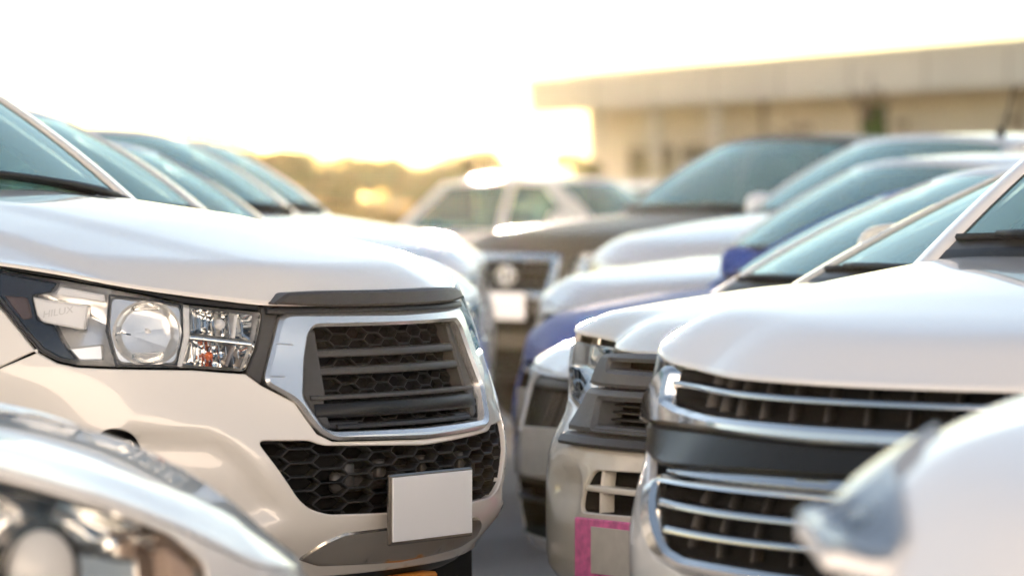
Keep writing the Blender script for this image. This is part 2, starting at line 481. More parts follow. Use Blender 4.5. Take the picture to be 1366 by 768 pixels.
def hex_mesh(name, poly, lift, px, pz, w, off0, off1, m, parent, ox=0., oz=0., flat=.34):
    """honeycomb bars filling an outline"""
    P = np.array(poly); lo, hi = P.min(0), P.max(0); mb = MB(); seen = set()
    h, wd = flat*px, (1-flat)*px
    for i in range(int(lo[0]/px)-2, int(hi[0]/px)+3):
        for j in range(int((lo[1]-oz)/pz)-2, int((hi[1]-oz)/pz)+3):
            cx, cz = i*px+ox, (j+(i % 2)*.5)*pz+oz
            v = [(cx+wd, cz), (cx+h, cz+pz/2), (cx-h, cz+pz/2), (cx-wd, cz), (cx-h, cz-pz/2), (cx+h, cz-pz/2)]
            for k in range(6):
                a, b = v[k], v[(k+1) % 6]
                key = (round((a[0]+b[0])/2, 4), round((a[1]+b[1])/2, 4))
                if key in seen: continue
                seen.add(key)
                if not inside_poly(np.array([key[0]]), np.array([key[1]]), poly)[0]: continue
                bar_on(mb, lift, a, b, w, off0, off1, 1)
    return mb.done(name, m, parent)

def slat(name, lift, s0, s1, zf, h, off0, off1, m, parent, n=26, rnd_=.4):
    """a long bar across the nose from s0 to s1; zf(s) is the height of its middle; off0 front, off1 back"""
    s = np.linspace(s0, s1, n); z = np.array([zf(v) for v in s])
    k = h*rnd_*.5
    rows = [(z+h/2, off1), (z+h/2, off0-k), (z+h/2-k*.4, off0-k*.3), (z+h/2-k, off0), (z-h/2+k, off0), (z-h/2+k*.4, off0-k*.3), (z-h/2, off0-k), (z-h/2, off1), (z+h/2, off1)]
    G = np.array([lift(s, r[0], r[1]) for r in rows]); mb = MB(); mb.grid(G)
    a = len(mb.V)
    for e in (0, n-1):
        mb.V += [tuple(G[r, e]) for r in range(8)]
    mb.F.append(tuple(a+i for i in range(8))); mb.F.append(tuple(a+8+i for i in range(8))[::-1])
    return mb.done(name, m, parent)

def text_on(name, body, lift, s0, z0, size, m, parent, off, slant=0., sx=1., depth=.0012):
    cu = bpy.data.curves.new('lettering', 'FONT'); cu.body = body; cu.size = size; cu.extrude = depth; cu.align_x = 'CENTER'; cu.align_y = 'CENTER'
    o = bpy.data.objects.new('lettering', cu); col.objects.link(o)
    dg = bpy.context.evaluated_depsgraph_get(); me = o.evaluated_get(dg).to_mesh()
    V = np.array([v.co[:] for v in me.vertices]); F = [tuple(p.vertices) for p in me.polygons]
    o.evaluated_get(dg).to_mesh_clear(); bpy.data.objects.remove(o); bpy.data.curves.remove(cu)
    P = lift(s0+V[:, 0]*sx, z0+V[:, 1]+V[:, 0]*slant, off)
    P2 = lift(s0+V[:, 0]*sx, z0+V[:, 1]+V[:, 0]*slant, off+.004)
    d = (P2-P)/.004
    return build(name, P+d*V[:, 2:3], F, m, parent, False)

# ================================================================ a car
def children(o): return list(o.children)
PROTO = {}
def wheel_meshes(R, W):
    key = ('wheel', R, W)
    if key in PROTO: return PROTO[key]
    t = MB(); h = W/2
    t.lathe([(R*.64, -h*.8), (R*.80, -h), (R*.94, -h*.96), (R*.99, -h*.75), (R, 0), (R*.99, h*.75), (R*.94, h*.96), (R*.80, h), (R*.64, h*.8)], 'y', 36)
    to = t.done('tyre', RUBBER)
    r = MB()
    r.lathe([(R*.66, h*.82), (R*.62, h*.86), (R*.60, h*.7), (R*.60, -h*.6), (R*.66, -h*.82)], 'y', 36)
    for k in range(6):
        a = 2*math.pi*k/6; M = Matrix.Rotation(a, 3, 'Y')
        r.box(M @ Vector((R*.34, h*.62, 0)), (R*.60, h*.22, R*.16), M, .01)
    r.lathe([(0, h*.78), (R*.10, h*.78), (R*.14, h*.66), (R*.14, h*.4), (0, h*.4)], 'y', 18)
    r.lathe([(0, h*.12), (R*.42, h*.12), (R*.42, h*.02), (0, h*.02)], 'y', 24)
    ro = r.done('rim', ALLOY)
    tm, rm = to.data, ro.data
    bpy.data.objects.remove(to); bpy.data.objects.remove(ro)
    PROTO[key] = (tm, rm); return tm, rm

class Car:
    def __init__(self, name, spec, shell, loc, rot, label, cat, group, paint):
        self.sp = spec; self.sh = Shell(**shell); self.paint = paint
        self.root = empty(name, (loc[0], loc[1], 0), rot); tag(self.root, label, cat, group)
        self.res = spec.get('res', .06)
        self.lift = self.sh.lift
    def P(self, name, outer, holes=(), m=None, parent=None, **k):
        k.setdefault('res', self.res)
        return panel(name, outer, holes, k.pop('lift', self.lift), m or self.paint, parent or self.root, **k)

    # ---- bottom edge with the wheel arches
    def bottom(self, s0, s1, zb):
        sp, sh = self.sp, self.sh; pts = [(s0, zb)]
        for xw in (sp['xf'], sp['xr']):
            sc = sh.s_of_x(xw); r = sp['arch']; zc = sp['wheel']
            if sc+r < s0 or sc-r > s1: continue
            for q in np.linspace(math.pi, 0, 17):
                s, z = sc+r*math.cos(q), zc+r*math.sin(q)
                if s0-1e-6 <= s <= s1+1e-6 and z > zb: pts.append((s, z))
        pts.append((s1, zb))
        return pts
    def topline(self, s0, s1, gap=.004):
        return [(s, float(self.sh.ztop(s))-gap) for s in np.linspace(s0, s1, max(2, int((s1-s0)/.06)+1))]

    # ---- skin panels
    def body(self, front_holes=(), seam=None):
        sp, sh = self.sp, self.sh; zb = sp['zbot']; zs = sp.get('zsill', zb)
        sf = sh.s_of_x(sp['xf'])-sp['arch']*.98     # front of the front arch
        seam = seam or [(sf, zb+.25), (sf-.02, float(sh.ztop(sf-.05))-.25)]
        # bumper: from arch to arch round the nose; its upper outer corner follows the seam
        half = self.topline(0, seam[-1][0]) if seam[-1][1] > sh.ztop(seam[-1][0])-.03 else [(s, z) for s, z in self.topline(0, seam[-1][0])]
        right = half + seam[::-1] + [(sf, zb+.03), (sf-.06, zb)]
        bz = sp.get('bump_z', zb)
        right += [(s, bz+(zb-bz)*(s/(sf-.06))**4) for s in np.linspace(sf-.12, 0, 14)]
        outer = mirror_poly(right)
        self.P('front_bumper', outer, front_holes, gap=.002)
        sdoor = sh.s_of_x(sp['xdoor'])
        for sg in (1, -1):
            f = (lambda p: p) if sg > 0 else flip
            # front wing
            q = seam + self.topline(seam[-1][0]+.005, sdoor) + self.bottom(sf, sdoor, zs)[::-1]
            q = [p for i, p in enumerate(q) if i == 0 or math.hypot(p[0]-q[i-1][0], p[1]-q[i-1][1]) > .004]
            self.P('front_wing', f(q), gap=.002)
            xs = [sp['xdoor']]+sp['seams']
            for i in range(len(xs)-1):
                a, b = sh.s_of_x(xs[i]), sh.s_of_x(xs[i+1])
                d = self.P('front_door' if i == 0 else 'rear_door', f(self.topline(a, b)+self.bottom(a, b, zs)[::-1]), gap=.002)
                hs = b-.16
                mb = MB(); 
                for (c0, c1, o0, o1) in ((hs-.09, hs+.09, .022, -.002),):
                    mb.grid(np.array([self.lift(np.linspace(c0, c1, 8)*sg, np.full(8, z), o) for z, o in ((sp['zbelt']-.13, o1), (sp['zbelt']-.128, o0), (sp['zbelt']-.105, o0), (sp['zbelt']-.10, o1))]))
                mb.done('door_handle', CHROME if sp.get('chrome_handles') else self.paint, d)
            a = sh.s_of_x(xs[-1]); b = sh.Smax-.62*sh.b
            self.P('cargo_bed_side' if sp['kind'] == 'pickup' else 'rear_wing', f(self.topline(a, b)+self.bottom(a, b, zs)[::-1]), gap=.002)
        b = sh.Smax-.62*sh.b
        rz = lambda s: sh.lift(np.array([s]), np.array([.8]))
        def rear_lift(t, z, off=0.):       # t runs across the tail
            t = np.asarray(t); s = np.where(t >= 0, sh.Smax-t, -(sh.Smax+t))
            return sh.lift(s, z, off)
        ww = sh.Smax-b
        zt = float(sh.ztop(sh.Smax))
        self.P('tailgate', [(-ww, zt-.005), (ww, zt-.005), (ww, .62), (-ww, .62)][::-1], lift=rear_lift, gap=.002)
        self.P('rear_bumper', [(-ww, .615), (ww, .615), (ww, zb), (-ww, zb)][::-1], lift=rear_lift, gap=.002, m=self.paint)
        # dark inside of the body and the floor pan
        s = np.linspace(-sh.Smax, sh.Smax, 121); g = []
        for k, t in enumerate(np.linspace(0, 1, 6)):
            zz = .34+(np.array([sh.ztop(v) for v in s])-.03-.34)*t
            g.append(sh.lift(s, zz, -.13, raw=True))
        mb = MB(); mb.grid(np.array(g)); mb.done('inner_shell', VOID, self.root)
        out = sh.lift(np.linspace(-sh.Smax, sh.Smax, 81)[:-1], np.full(80, .36), -.12, raw=True)
        k = len(out); V = [tuple(p) for p in out]+[(p[0], p[1], .30) for p in out]
        F = [tuple(range(k))[::-1], tuple(range(k, 2*k))]+[(i, (i+1) % k, k+(i+1) % k, k+i) for i in range(k)]
        build('underbody', V, F, VOID, self.root, False)

    # ---- bonnet
    def hood(self, name='hood'):
        outer, self.hood_lift, self.cowl_edge = hood_surface(self.sh, self.sp)
        return panel(name, outer, [], self.hood_lift, self.paint, self.root, res=self.sp.get('hood_res', self.res), lip=.008, edge=.004)

    # ---- cabin
    def W(self, u, v):
        g = self.sp['gh']; u = np.asarray(u, float); v = np.asarray(v, float)
        k = 1-np.abs(u)**2.2
        b = np.stack([g['xa']+g['bowa']*k, g['ya']*u, g['za']+.02*k], -1)
        t = np.stack([g['xb']+g['bowb']*k, g['yb']*u, g['zb']+g['crown']*k], -1)
        n = np.array([g['zb']-g['za'], 0, g['xa']-g['xb']]); n = n/np.linalg.norm(n)
        vv = v[..., None]
        return b+(t-b)*vv+n*(g.get('bulge', .03)*4*vv*(1-vv))
    def R(self, u, v):
        g = self.sp['gh']; u = np.asarray(u, float); v = np.asarray(v, float)
        k = 1-np.abs(u)**2.2
        b = np.stack([g['xd']-.05*k, g['yd']*u, g['zd']+0*k], -1)
        t = np.stack([g['xc']-.04*k, g['yc']*u, g['zc']+g['crown']*k], -1)
        vv = v[..., None]
        return b+(t-b)*vv
    def rail(self, x):
        g = self.sp['gh']; x = np.asarray(x, float)
        t = np.clip((g['xb']-x)/(g['xb']-g['xc']), 0, 1)
        return g['zb']+(g['zc']-g['zb'])*t+g['arch']*4*t*(1-t)
    def cabin(self):
        sp, sh, g, root = self.sp, self.sh, self.sp['gh'], self.root
        zb = sp['zbelt']; yb = float(abs(sh.lift(np.array([sh.s_of_x(-2.2)]), np.array([zb]))[0, 1]))
        g['ya'] = g.get('ya', yb-.03); g['yd'] = g.get('yd', yb-.03)
        def yroof(x): return np.interp(x, [g['xc'], g['xb']], [g['yc'], g['yb']])
        def slift(sg):
            def f(x, z, off=0.):
                x = np.asarray(x, float); z = np.asarray(z, float)
                t = (z-zb)/(self.rail(x)-zb+1e-6)
                zt = np.maximum(self.rail(x), zb+.2); t = np.clip((z-zb)/(g['zb']-zb), -.2, 1.3)
                y = yb-.012+(yroof(x)-yb+.012)*(t**1.25 if False else np.sign(t)*np.abs(t)**1.3)
                return np.stack([x, (y+off)*sg, z], -1)
            return f
        self.slift = slift
        # windscreen
        u = np.linspace(-.945, .945, 25); v = np.linspace(.01, .985, 13)
        U, Vv = np.meshgrid(u, v); mb = MB(); mb.grid(self.W(U, Vv)); ws = mb.done('windshield', sp.get('glass', GLASS_CLEAR), root)
        mb = MB(); nrm = np.array([g['zb']-g['za'], 0, g['xa']-g['xb']]); nrm /= np.linalg.norm(nrm)
        for sg in (-1, 1):
            U, Vv = np.meshgrid(np.linspace(.905, .95, 3)*sg, v); mb.grid(self.W(U, Vv)+nrm*.0015)
        hd = MB(); U, Vv = np.meshgrid(np.linspace(-.99, .99, 25), np.linspace(sp.get('header', .90), 1.0, 4)); hd.grid(self.W(U, Vv)+nrm*np.array([-.002, .008, .008, .002])[:, None, None]); hd.done('roof_header', self.paint, root)
        U, Vv = np.meshgrid(u, np.linspace(0, .05, 3)); mb.grid(self.W(U, Vv)+nrm*.0015)
        mb.done('seal', TRIM_DK, ws)
        # roof
        t = np.linspace(0, 1, 17); uu = np.linspace(-1, 1, 25)
        G = []
        for tt in t:
            k = 1-np.abs(uu)**2.2
            x = (g['xb']+g['bowb']*k)*(1-tt)+(g['xc']-.04*k)*tt
            xr = g['xb']*(1-tt)+g['xc']*tt
            y = uu*float(yroof(xr)); z = float(self.rail(xr))+g['crown']*k
            G.append(np.stack([x, y, z], -1))
        mb = MB(); mb.grid(np.array(G)[:, ::-1]); mb.done('roof', self.paint, root)
        # rear window
        U, Vv = np.meshgrid(np.linspace(-.93, .93, 15), np.linspace(.02, .97, 7)); mb = MB(); mb.grid(self.R(U, Vv)[:, ::-1]); mb.done('rear_window', GLASS, root)
        for sg in (1, -1):
            f = slift(sg)
            # pillars at the windscreen and at the back
            for fn, nm, inn in ((self.W, 'front_pillar', .915), (self.R, 'rear_pillar', .92)):
                vv = np.linspace(-.04 if nm == 'front_pillar' else 0, 1, 17); rows = []
                E = fn(np.full(17, 1.*sg), vv); I = fn(np.full(17, inn*sg), vv); M_ = fn(np.full(17, (inn+1.0)/2*sg), vv)
                out = nrm if nm == 'front_pillar' else np.array([-.5, 0, .8])
                dx = -.055 if nm == 'front_pillar' else .06
                S = f(E[:, 0]+dx, E[:, 2], .003)
                E2 = E+out*.004+np.array([0, sg*.006, 0])
                rows = [I-out*.012, I+out*.004, M_+out*.011, E2+out*.004, (E2*.6+S*.4)+np.array([0, sg*.006, 0]), S, S-np.array([0, sg*.03, 0])]
                mb = MB(); mb.grid(np.array(rows)); mb.done(nm, self.paint, root)
            # door frames with window openings
            xm = g['xm']; zl = zb+.012
            a_at = lambda z: g['xa']+(g['xb']-g['xa'])*(z-g['za'])/(g['zb']-g['za'])
            d_at = lambda z: g['xd']+(g['xc']-g['xd'])*(z-g['zd'])/(g['zc']-g['zd'])
            rr = [(x, float(self.rail(x))-.004) for x in np.linspace(g['xb']-.02, g['xc']+.02, 14)]
            outer = [(a_at(zb)-.03, zb-.0)]+rr+[(d_at(zb)+.02, zb)]
            def win(x0, x1, front, back):
                tp = [(x, float(self.rail(x))-.055) for x in np.linspace(x0, x1, 8)]
                return tp
            def zt(x): return float(self.rail(x))-.05
            w1top = a_at(zt(g['xb']-.1))-.13
            w1 = [(a_at(zl)-.20, zl)]+[(x, zt(x)) for x in np.linspace(w1top, xm+.05, 7)]+[(xm+.05, zl)]
            w2b = d_at(zl)+.17; w2t = d_at(zt(g['xc']+.1))+.14
            w2 = [(xm-.05, zl)]+[(x, zt(x)) for x in np.linspace(xm-.05, w2t, 6)]+[(w2b, zl)]
            w1, w2 = rnd(w1, .03), rnd(w2, .05)
            self.P('door_frame', outer, [w1, w2], lift=f, lip=.03)
            for w in (w1, w2):
                self.P('side_window', w, [], m=GLASS, lift=f, off=-.008, lip=.004, edge=0)
        # cowl panel under the wipers
        ce = self.cowl_edge; n = len(ce)
        hz = self.hood_lift(ce[:, 0]+.004, ce[:, 1])
        uu = ce[:, 1]/g['ya']; wz = self.W(np.clip(uu, -1, 1), np.full(n, -.02)); mb = MB()
        mb.grid(np.array([hz-np.array([.0, 0, .05]), hz-np.array([.012, 0, .012])*0-np.array([.008, 0, .03]), (hz+wz)/2-np.array([0, 0, .03]), wz+nrm*.002, self.W(np.clip(uu, -1, 1), np.full(n, .02))+nrm*.003]))
        mb.done('cowl', BLACK, root)
        # seats, dashboard, steering wheel
        dz = g['za']
        mb = MB(); mb.box((g['xa']-.20, 0, dz-.22), (.5, 2*yb-.25, .3), None, .06); mb.done('dashboard', CABIN, root)
        for yy in (.36, -.36):
            mb = MB(); mb.box((g['xm']+.22, yy, .72), (.5, .5, .16), None, .05); mb.box((g['xm']-.02, yy, min(1.02, g['zb']-.56)), (.14, .48, .56), Matrix.Rotation(math.radians(-12), 3, 'Y'), .05)
            mb.box((g['xm']-.08, yy, min(1.40, g['zb']-.17)), (.09, .26, .15), None, .035); mb.done('seat', CABIN, root)
        mb = MB(); c = Vector((g['xa']-.52, -.36, dz-.12)); M = Matrix.Rotation(math.radians(-65), 3, 'Y')
        mb.tube([c+M @ Vector((.18*math.cos(q), .18*math.sin(q), 0)) for q in np.linspace(0, 2*math.pi, 21)], .014, 6); mb.box(c, (.10, .36, .03), M, .01)
        mb.done('steering_wheel', CABIN, root)
        # load floor / boot lid
        s = np.linspace(sh.s_of_x(g['xd']+.03), sh.Smax, 30)
        zz = (sp['zdeck'] if 'zdeck' in sp else zb-.04)
        p = sh.lift(s, np.full(30, min(zz, float(sh.ztop(sh.Smax)))), -.02, raw=True); mb = MB()
        mb.grid(np.array([p, np.stack([p[:, 0], p[:, 1]*.5, p[:, 2]+.015], -1), np.stack([p[:, 0], -p[:, 1]*.5, p[:, 2]+.015], -1), np.stack([p[:, 0], -p[:, 1], p[:, 2]], -1)]))
        mb.done('bed_cover' if sp['kind'] == 'pickup' else 'boot_lid', BLACK if sp['kind'] == 'pickup' else self.paint, root)
    def wheels(self):
        sp, sh = self.sp, self.sh; R = sp['wheel']; tm, rm = wheel_meshes(R, sp.get('tyre_w', .22))
        for x in (sp['xf'], sp['xr']):
            for sg in (1, -1):
                t = bpy.data.objects.new('wheel', tm); t.location = (x, sg*(sh.b-.145), R); t.rotation_euler = (0, 0, 0 if sg > 0 else math.pi); link(t, self.root)
                r = bpy.data.objects.new('rim', rm); link(r, t)
                mb = MB(); pr = sp['arch']-.012
                a = np.linspace(-.1, math.pi+.1, 15); G = [np.stack([x+pr*np.cos(a), np.full(15, sg*yy), R+pr*np.sin(a)], -1) for yy in (sh.b-.05, sh.b-.30)]
                mb.grid(np.array(G)); mb.done('arch_liner', VOID, self.root)
    def mirrors(self):
        sp, g = self.sp, self.sp['gh']; zb = sp['zbelt']
        if sp.get('folded', True): return self.folded_mirrors()
        y0 = self.slift(1)(np.array([g['xa']-.3]), np.array([zb+.05]))[0, 1]
        for sg in (1, -1):
            mb = MB(); x0 = g['xa']-.30
            # housing: rounded shell, fuller outside than inside
            n, m = 9, 16; G = []
            for i in range(n):
                t = i/(n-1); q = math.pi*t; r = max(.001, math.sin(q))**.45
                yy = -math.cos(q)*.115
                row = []
                for j in range(m+1):
                    p = 2*math.pi*j/m; cx, cz = math.cos(p), math.sin(p)
                    row.append((x0+(.075 if cx > 0 else .03)*abs(cx)**.8*math.copysign(1, cx)*r, sg*(y0+.145+yy), zb+.115+.078*abs(cz)**.75*math.copysign(1, cz)*r*(1+.15*yy/.115)))
                G.append(row)
            mb.grid(np.array(G)); h = mb.done('door_mirror', BLACK if sp.get('black_mirrors') else self.paint, self.root)
            mb = MB(); mb.box((x0-.031, sg*(y0+.15), zb+.115), (.006, .17, .11), None, .002); mb.done('mirror_glass', MIRROR, h)
            mb = MB(); mb.tube([(x0, sg*(y0-.01), zb+.045), (x0+.005, sg*(y0+.04), zb+.06), (x0+.005, sg*(y0+.09), zb+.09)], [.03, .024, .028], 8); mb.done('mirror_arm', BLACK, h)
    def folded_mirrors(self):
        sp, g = self.sp, self.sp['gh']; zb = sp['zbelt']; x0 = g['xa']-.42
        y0 = self.slift(1)(np.array([x0]), np.array([zb+.05]))[0, 1]
        for sg in (1, -1):
            n, m = 9, 16; G = []; mb = MB()
            for i in range(n):
                t = i/(n-1); q = math.pi*t; r = max(.001, math.sin(q))**.45; xx = math.cos(q)*.115; row = []
                for j in range(m+1):
                    p = 2*math.pi*j/m; cy, cz = math.cos(p), math.sin(p)
                    row.append((x0+xx, sg*(y0+.05+(.065 if cy > 0 else .03)*abs(cy)**.8*math.copysign(1, cy)*r), zb+.13+.085*abs(cz)**.75*math.copysign(1, cz)*r))
                G.append(row)
            mb.grid(np.array(G)); h = mb.done('door_mirror', BLACK if sp.get('black_mirrors') else self.paint, self.root)
            mb = MB(); mb.box((x0, sg*(y0+.018), zb+.13), (.17, .006, .12), None, .002); mb.done('mirror_glass', MIRROR, h)
            mb = MB(); mb.tube([(x0+.12, sg*(y0-.02), zb+.045), (x0+.11, sg*(y0+.03), zb+.06), (x0+.07, sg*(y0+.05), zb+.09)], [.03, .024, .028], 8); mb.done('mirror_arm', BLACK, h)
    def wipers(self, detailed=False):
        g = self.sp['gh']; nrm = np.array([g['zb']-g['za'], 0, g['xa']-g['xb']]); nrm /= np.linalg.norm(nrm)
        v_ = .09 if detailed else .03
        for (u0, u1, v1) in ((.80, .12, v_), (-.05, -.70, v_)):
            mb = MB(); p = [self.W(np.array([u0+(u1-u0)*t]), np.array([.012+v1*t**.7]))[0]+nrm*.022 for t in np.linspace(0, 1, 9)]
            mb.tube([Vector(q) for q in p], [.012, .013, .012, .011, .010, .010, .009, .009, .007], 7)
            b = MB(); q = [self.W(np.array([u0+(u1-u0)*t-.04]), np.array([.018+v1*1.15*t**.6]))[0]+nrm*.008 for t in np.linspace(.1, 1.25, 9)]
            b.tube([Vector(k) for k in q], .009, 6)
            hub = self.W(np.array([u0]), np.array([-.01]))[0]+nrm*.012
            mb.tube([Vector(hub-nrm*.03), Vector(hub+nrm*.02)], [.026, .022], 10)
            w = mb.done('wiper', BLACK, self.root); b.done('blade', RUBBER, w)

    # ---- front details shared by all cars
    def headlight(self, poly, sg, smoke=False, lampc=None, r=.05, dark=None, depth=.07, marker=None, extra=True):
        f = (lambda p: p) if sg > 0 else flip
        P = f(rnd(poly, .012)); L = self.lift
        A = np.array(P); c = A.mean(0)
        # bowl
        mb = MB(); D = np.array(densify(P, .04)); rows = []
        for t, o in ((1.0, -.004), (.97, -.03), (.86, -depth), (.5, -depth-.012), (.05, -depth-.014)):
            q = c+(D-c)*t; q = np.vstack([q, q[:1]]); rows.append(L(q[:, 0], q[:, 1], o))
        mb.grid(np.array(rows)); h = mb.done('headlight', MIRROR, self.root)
        self.P('lens', P, [], m=LENS_SMOKE if smoke else LENS, parent=h, off=-.001, lip=.012, edge=.003, gap=.003)
        if extra:
            lc = lampc or (abs(c[0]), c[1]); lc = (lc[0]*sg, lc[1])
            def disc(rad, off, nm, m_, dome):
                mb = MB(); rows = []
                for t in (0.02, .3, .6, .85, 1.0):
                    q = np.linspace(0, 2*math.pi, 21); s = lc[0]+rad*t*np.cos(q); z = lc[1]+rad*t*np.sin(q)
                    rows.append(L(s, z, off+dome*(1-t*t)))
                s = lc[0]+rad*np.cos(q); z = lc[1]+rad*np.sin(q); rows.append(L(s, z, off-.03))
                mb.grid(np.array(rows)); return mb.done(nm, m_, h)
            disc(r*1.25, -.045, 'lamp_ring', GLOSS_BLACK, 0.); disc(r, -.04, 'projector', FROST, .018)
        if dark is not None:
            self.P('dark_bezel', f(rnd(dark, .008)), [], m=GLOSS_BLACK, parent=h, off=-.022, lip=.03)
        if marker is not None:
            self.P('turn_signal', f(rnd(marker[0], .008)), [], m=marker[1], parent=h, off=-.016, lip=.03)
        return h
    def opening(self, name, poly, depth=.10):
        """dark box behind an opening"""
        mb = MB(); D = np.array(densify(poly, .05)); D = np.vstack([D, D[:1]]); c = D[:-1].mean(0)
        rows = [self.lift(D[:, 0], D[:, 1], -.010), self.lift(D[:, 0], D[:, 1], -depth*.7, )]
        q = c+(D-c)*.5; rows.append(self.lift(q[:, 0], q[:, 1], -depth)); q = c+(D-c)*.02; rows.append(self.lift(q[:, 0], q[:, 1], -depth))
        mb.grid(np.array(rows)); return mb.done(name, VOID, self.root)
    def finish(self): return self.root

def copy_tree(o, parent=None, paint=None, old=None):
    c = o.copy(); link(c, parent)
    if paint and c.type == 'MESH':
        for i, sl in enumerate(c.material_slots):
            if sl.material == old: sl.link = 'OBJECT'; sl.material = paint
    for ch in list(o.children): copy_tree(ch, c, paint, old)
    return c

# ================================================================ the setting
def setting():
    gm = bpy.data.materials.new('yard_concrete'); gm.use_nodes = True; nt = gm.node_tree; b = nt.nodes['Principled BSDF']
    tc = nt.nodes.new('ShaderNodeTexCoord')
    n1 = nt.nodes.new('ShaderNodeTexNoise'); n1.inputs['Scale'].default_value = .35; n1.inputs['Detail'].default_value = 8
    n2 = nt.nodes.new('ShaderNodeTexNoise'); n2.inputs['Scale'].default_value = 45; n2.inputs['Detail'].default_value = 6
    nt.links.new(tc.outputs['Object'], n1.inputs[0]); nt.links.new(tc.outputs['Object'], n2.inputs[0])
    r = nt.nodes.new('ShaderNodeValToRGB'); r.color_ramp.elements[0].position = .35; r.color_ramp.elements[0].color = (.44, .375, .315, 1)
    r.color_ramp.elements[1].position = .68; r.color_ramp.elements[1].color = (.58, .51, .44, 1)
    x = nt.nodes.new('ShaderNodeMix'); x.data_type = 'RGBA'; x.blend_type = 'OVERLAY'; x.inputs['Factor'].default_value = .35
    nt.links.new(n1.outputs['Fac'], r.inputs[0]); nt.links.new(r.outputs[0], x.inputs[6]); nt.links.new(n2.outputs['Fac'], x.inputs[7]); nt.links.new(x.outputs[2], b.inputs['Base Color'])
    bp = nt.nodes.new('ShaderNodeBump'); bp.inputs['Strength'].default_value = .25; bp.inputs['Distance'].default_value = .01
    nt.links.new(n2.outputs['Fac'], bp.inputs['Height']); nt.links.new(bp.outputs[0], b.inputs['Normal']); b.inputs['Roughness'].default_value = .8
    S = 900
    g = build('ground', [(-S, -S, 0), (S, -S, 0), (S, S, 0), (-S, S, 0)], [(0, 1, 2, 3)], gm, None, False); tag(g, kind='structure')
    # dry field beyond the yard, gently heaped
    fm = mat('dry_field', (.46, .27, .09), .95, spec=0., noise=.4, nscale=.6, bump=.5, bscale=4)
    xs = np.linspace(-110, 60, 90); ys = np.concatenate([np.linspace(64, 92, 30), np.linspace(95, 330, 30)]); G = []
    for y in ys:
        e = float(sstep((y-64)/24)); side = np.clip((2.5-xs)/9, 0, 1)
        G.append(np.stack([xs, np.full(90, y), .004+e*(1.40+.10*np.sin(xs*.41+y*.23)+.07*np.sin(xs*1.13-y*.51))*sstep(side)], -1))
    mb = MB(); mb.grid(np.array(G)); f = mb.done('field', fm); tag(f, kind='structure')

def leaf_mesh(name, seed, n, size, radii, m, lobes=7, low=-.6):
    rng = np.random.default_rng(seed); V = []; F = []
    cs = rng.normal(size=(lobes, 3)); cs /= np.linalg.norm(cs, axis=1)[:, None]; cs *= rng.uniform(.25, .75, (lobes, 1)); cs[:, 2] = np.clip(cs[:, 2], low, 1)
    rs = rng.uniform(.28, .52, lobes)
    for i in range(n):
        k = rng.integers(lobes); d = rng.normal(size=3); d /= np.linalg.norm(d)
        p = (cs[k]+d*rs[k]*rng.uniform(.5, 1)**.5)*np.array(radii)
        a = rng.normal(size=3); a /= np.linalg.norm(a); b_ = np.cross(a, rng.normal(size=3)); b_ /= np.linalg.norm(b_)
        s = size*rng.uniform(.6, 1.4); w = s*.42
        q = len(V); V += [p-a*s, p+b_*w, p+a*s, p-b_*w]; F.append((q, q+1, q+2, q+3))
    return V, F

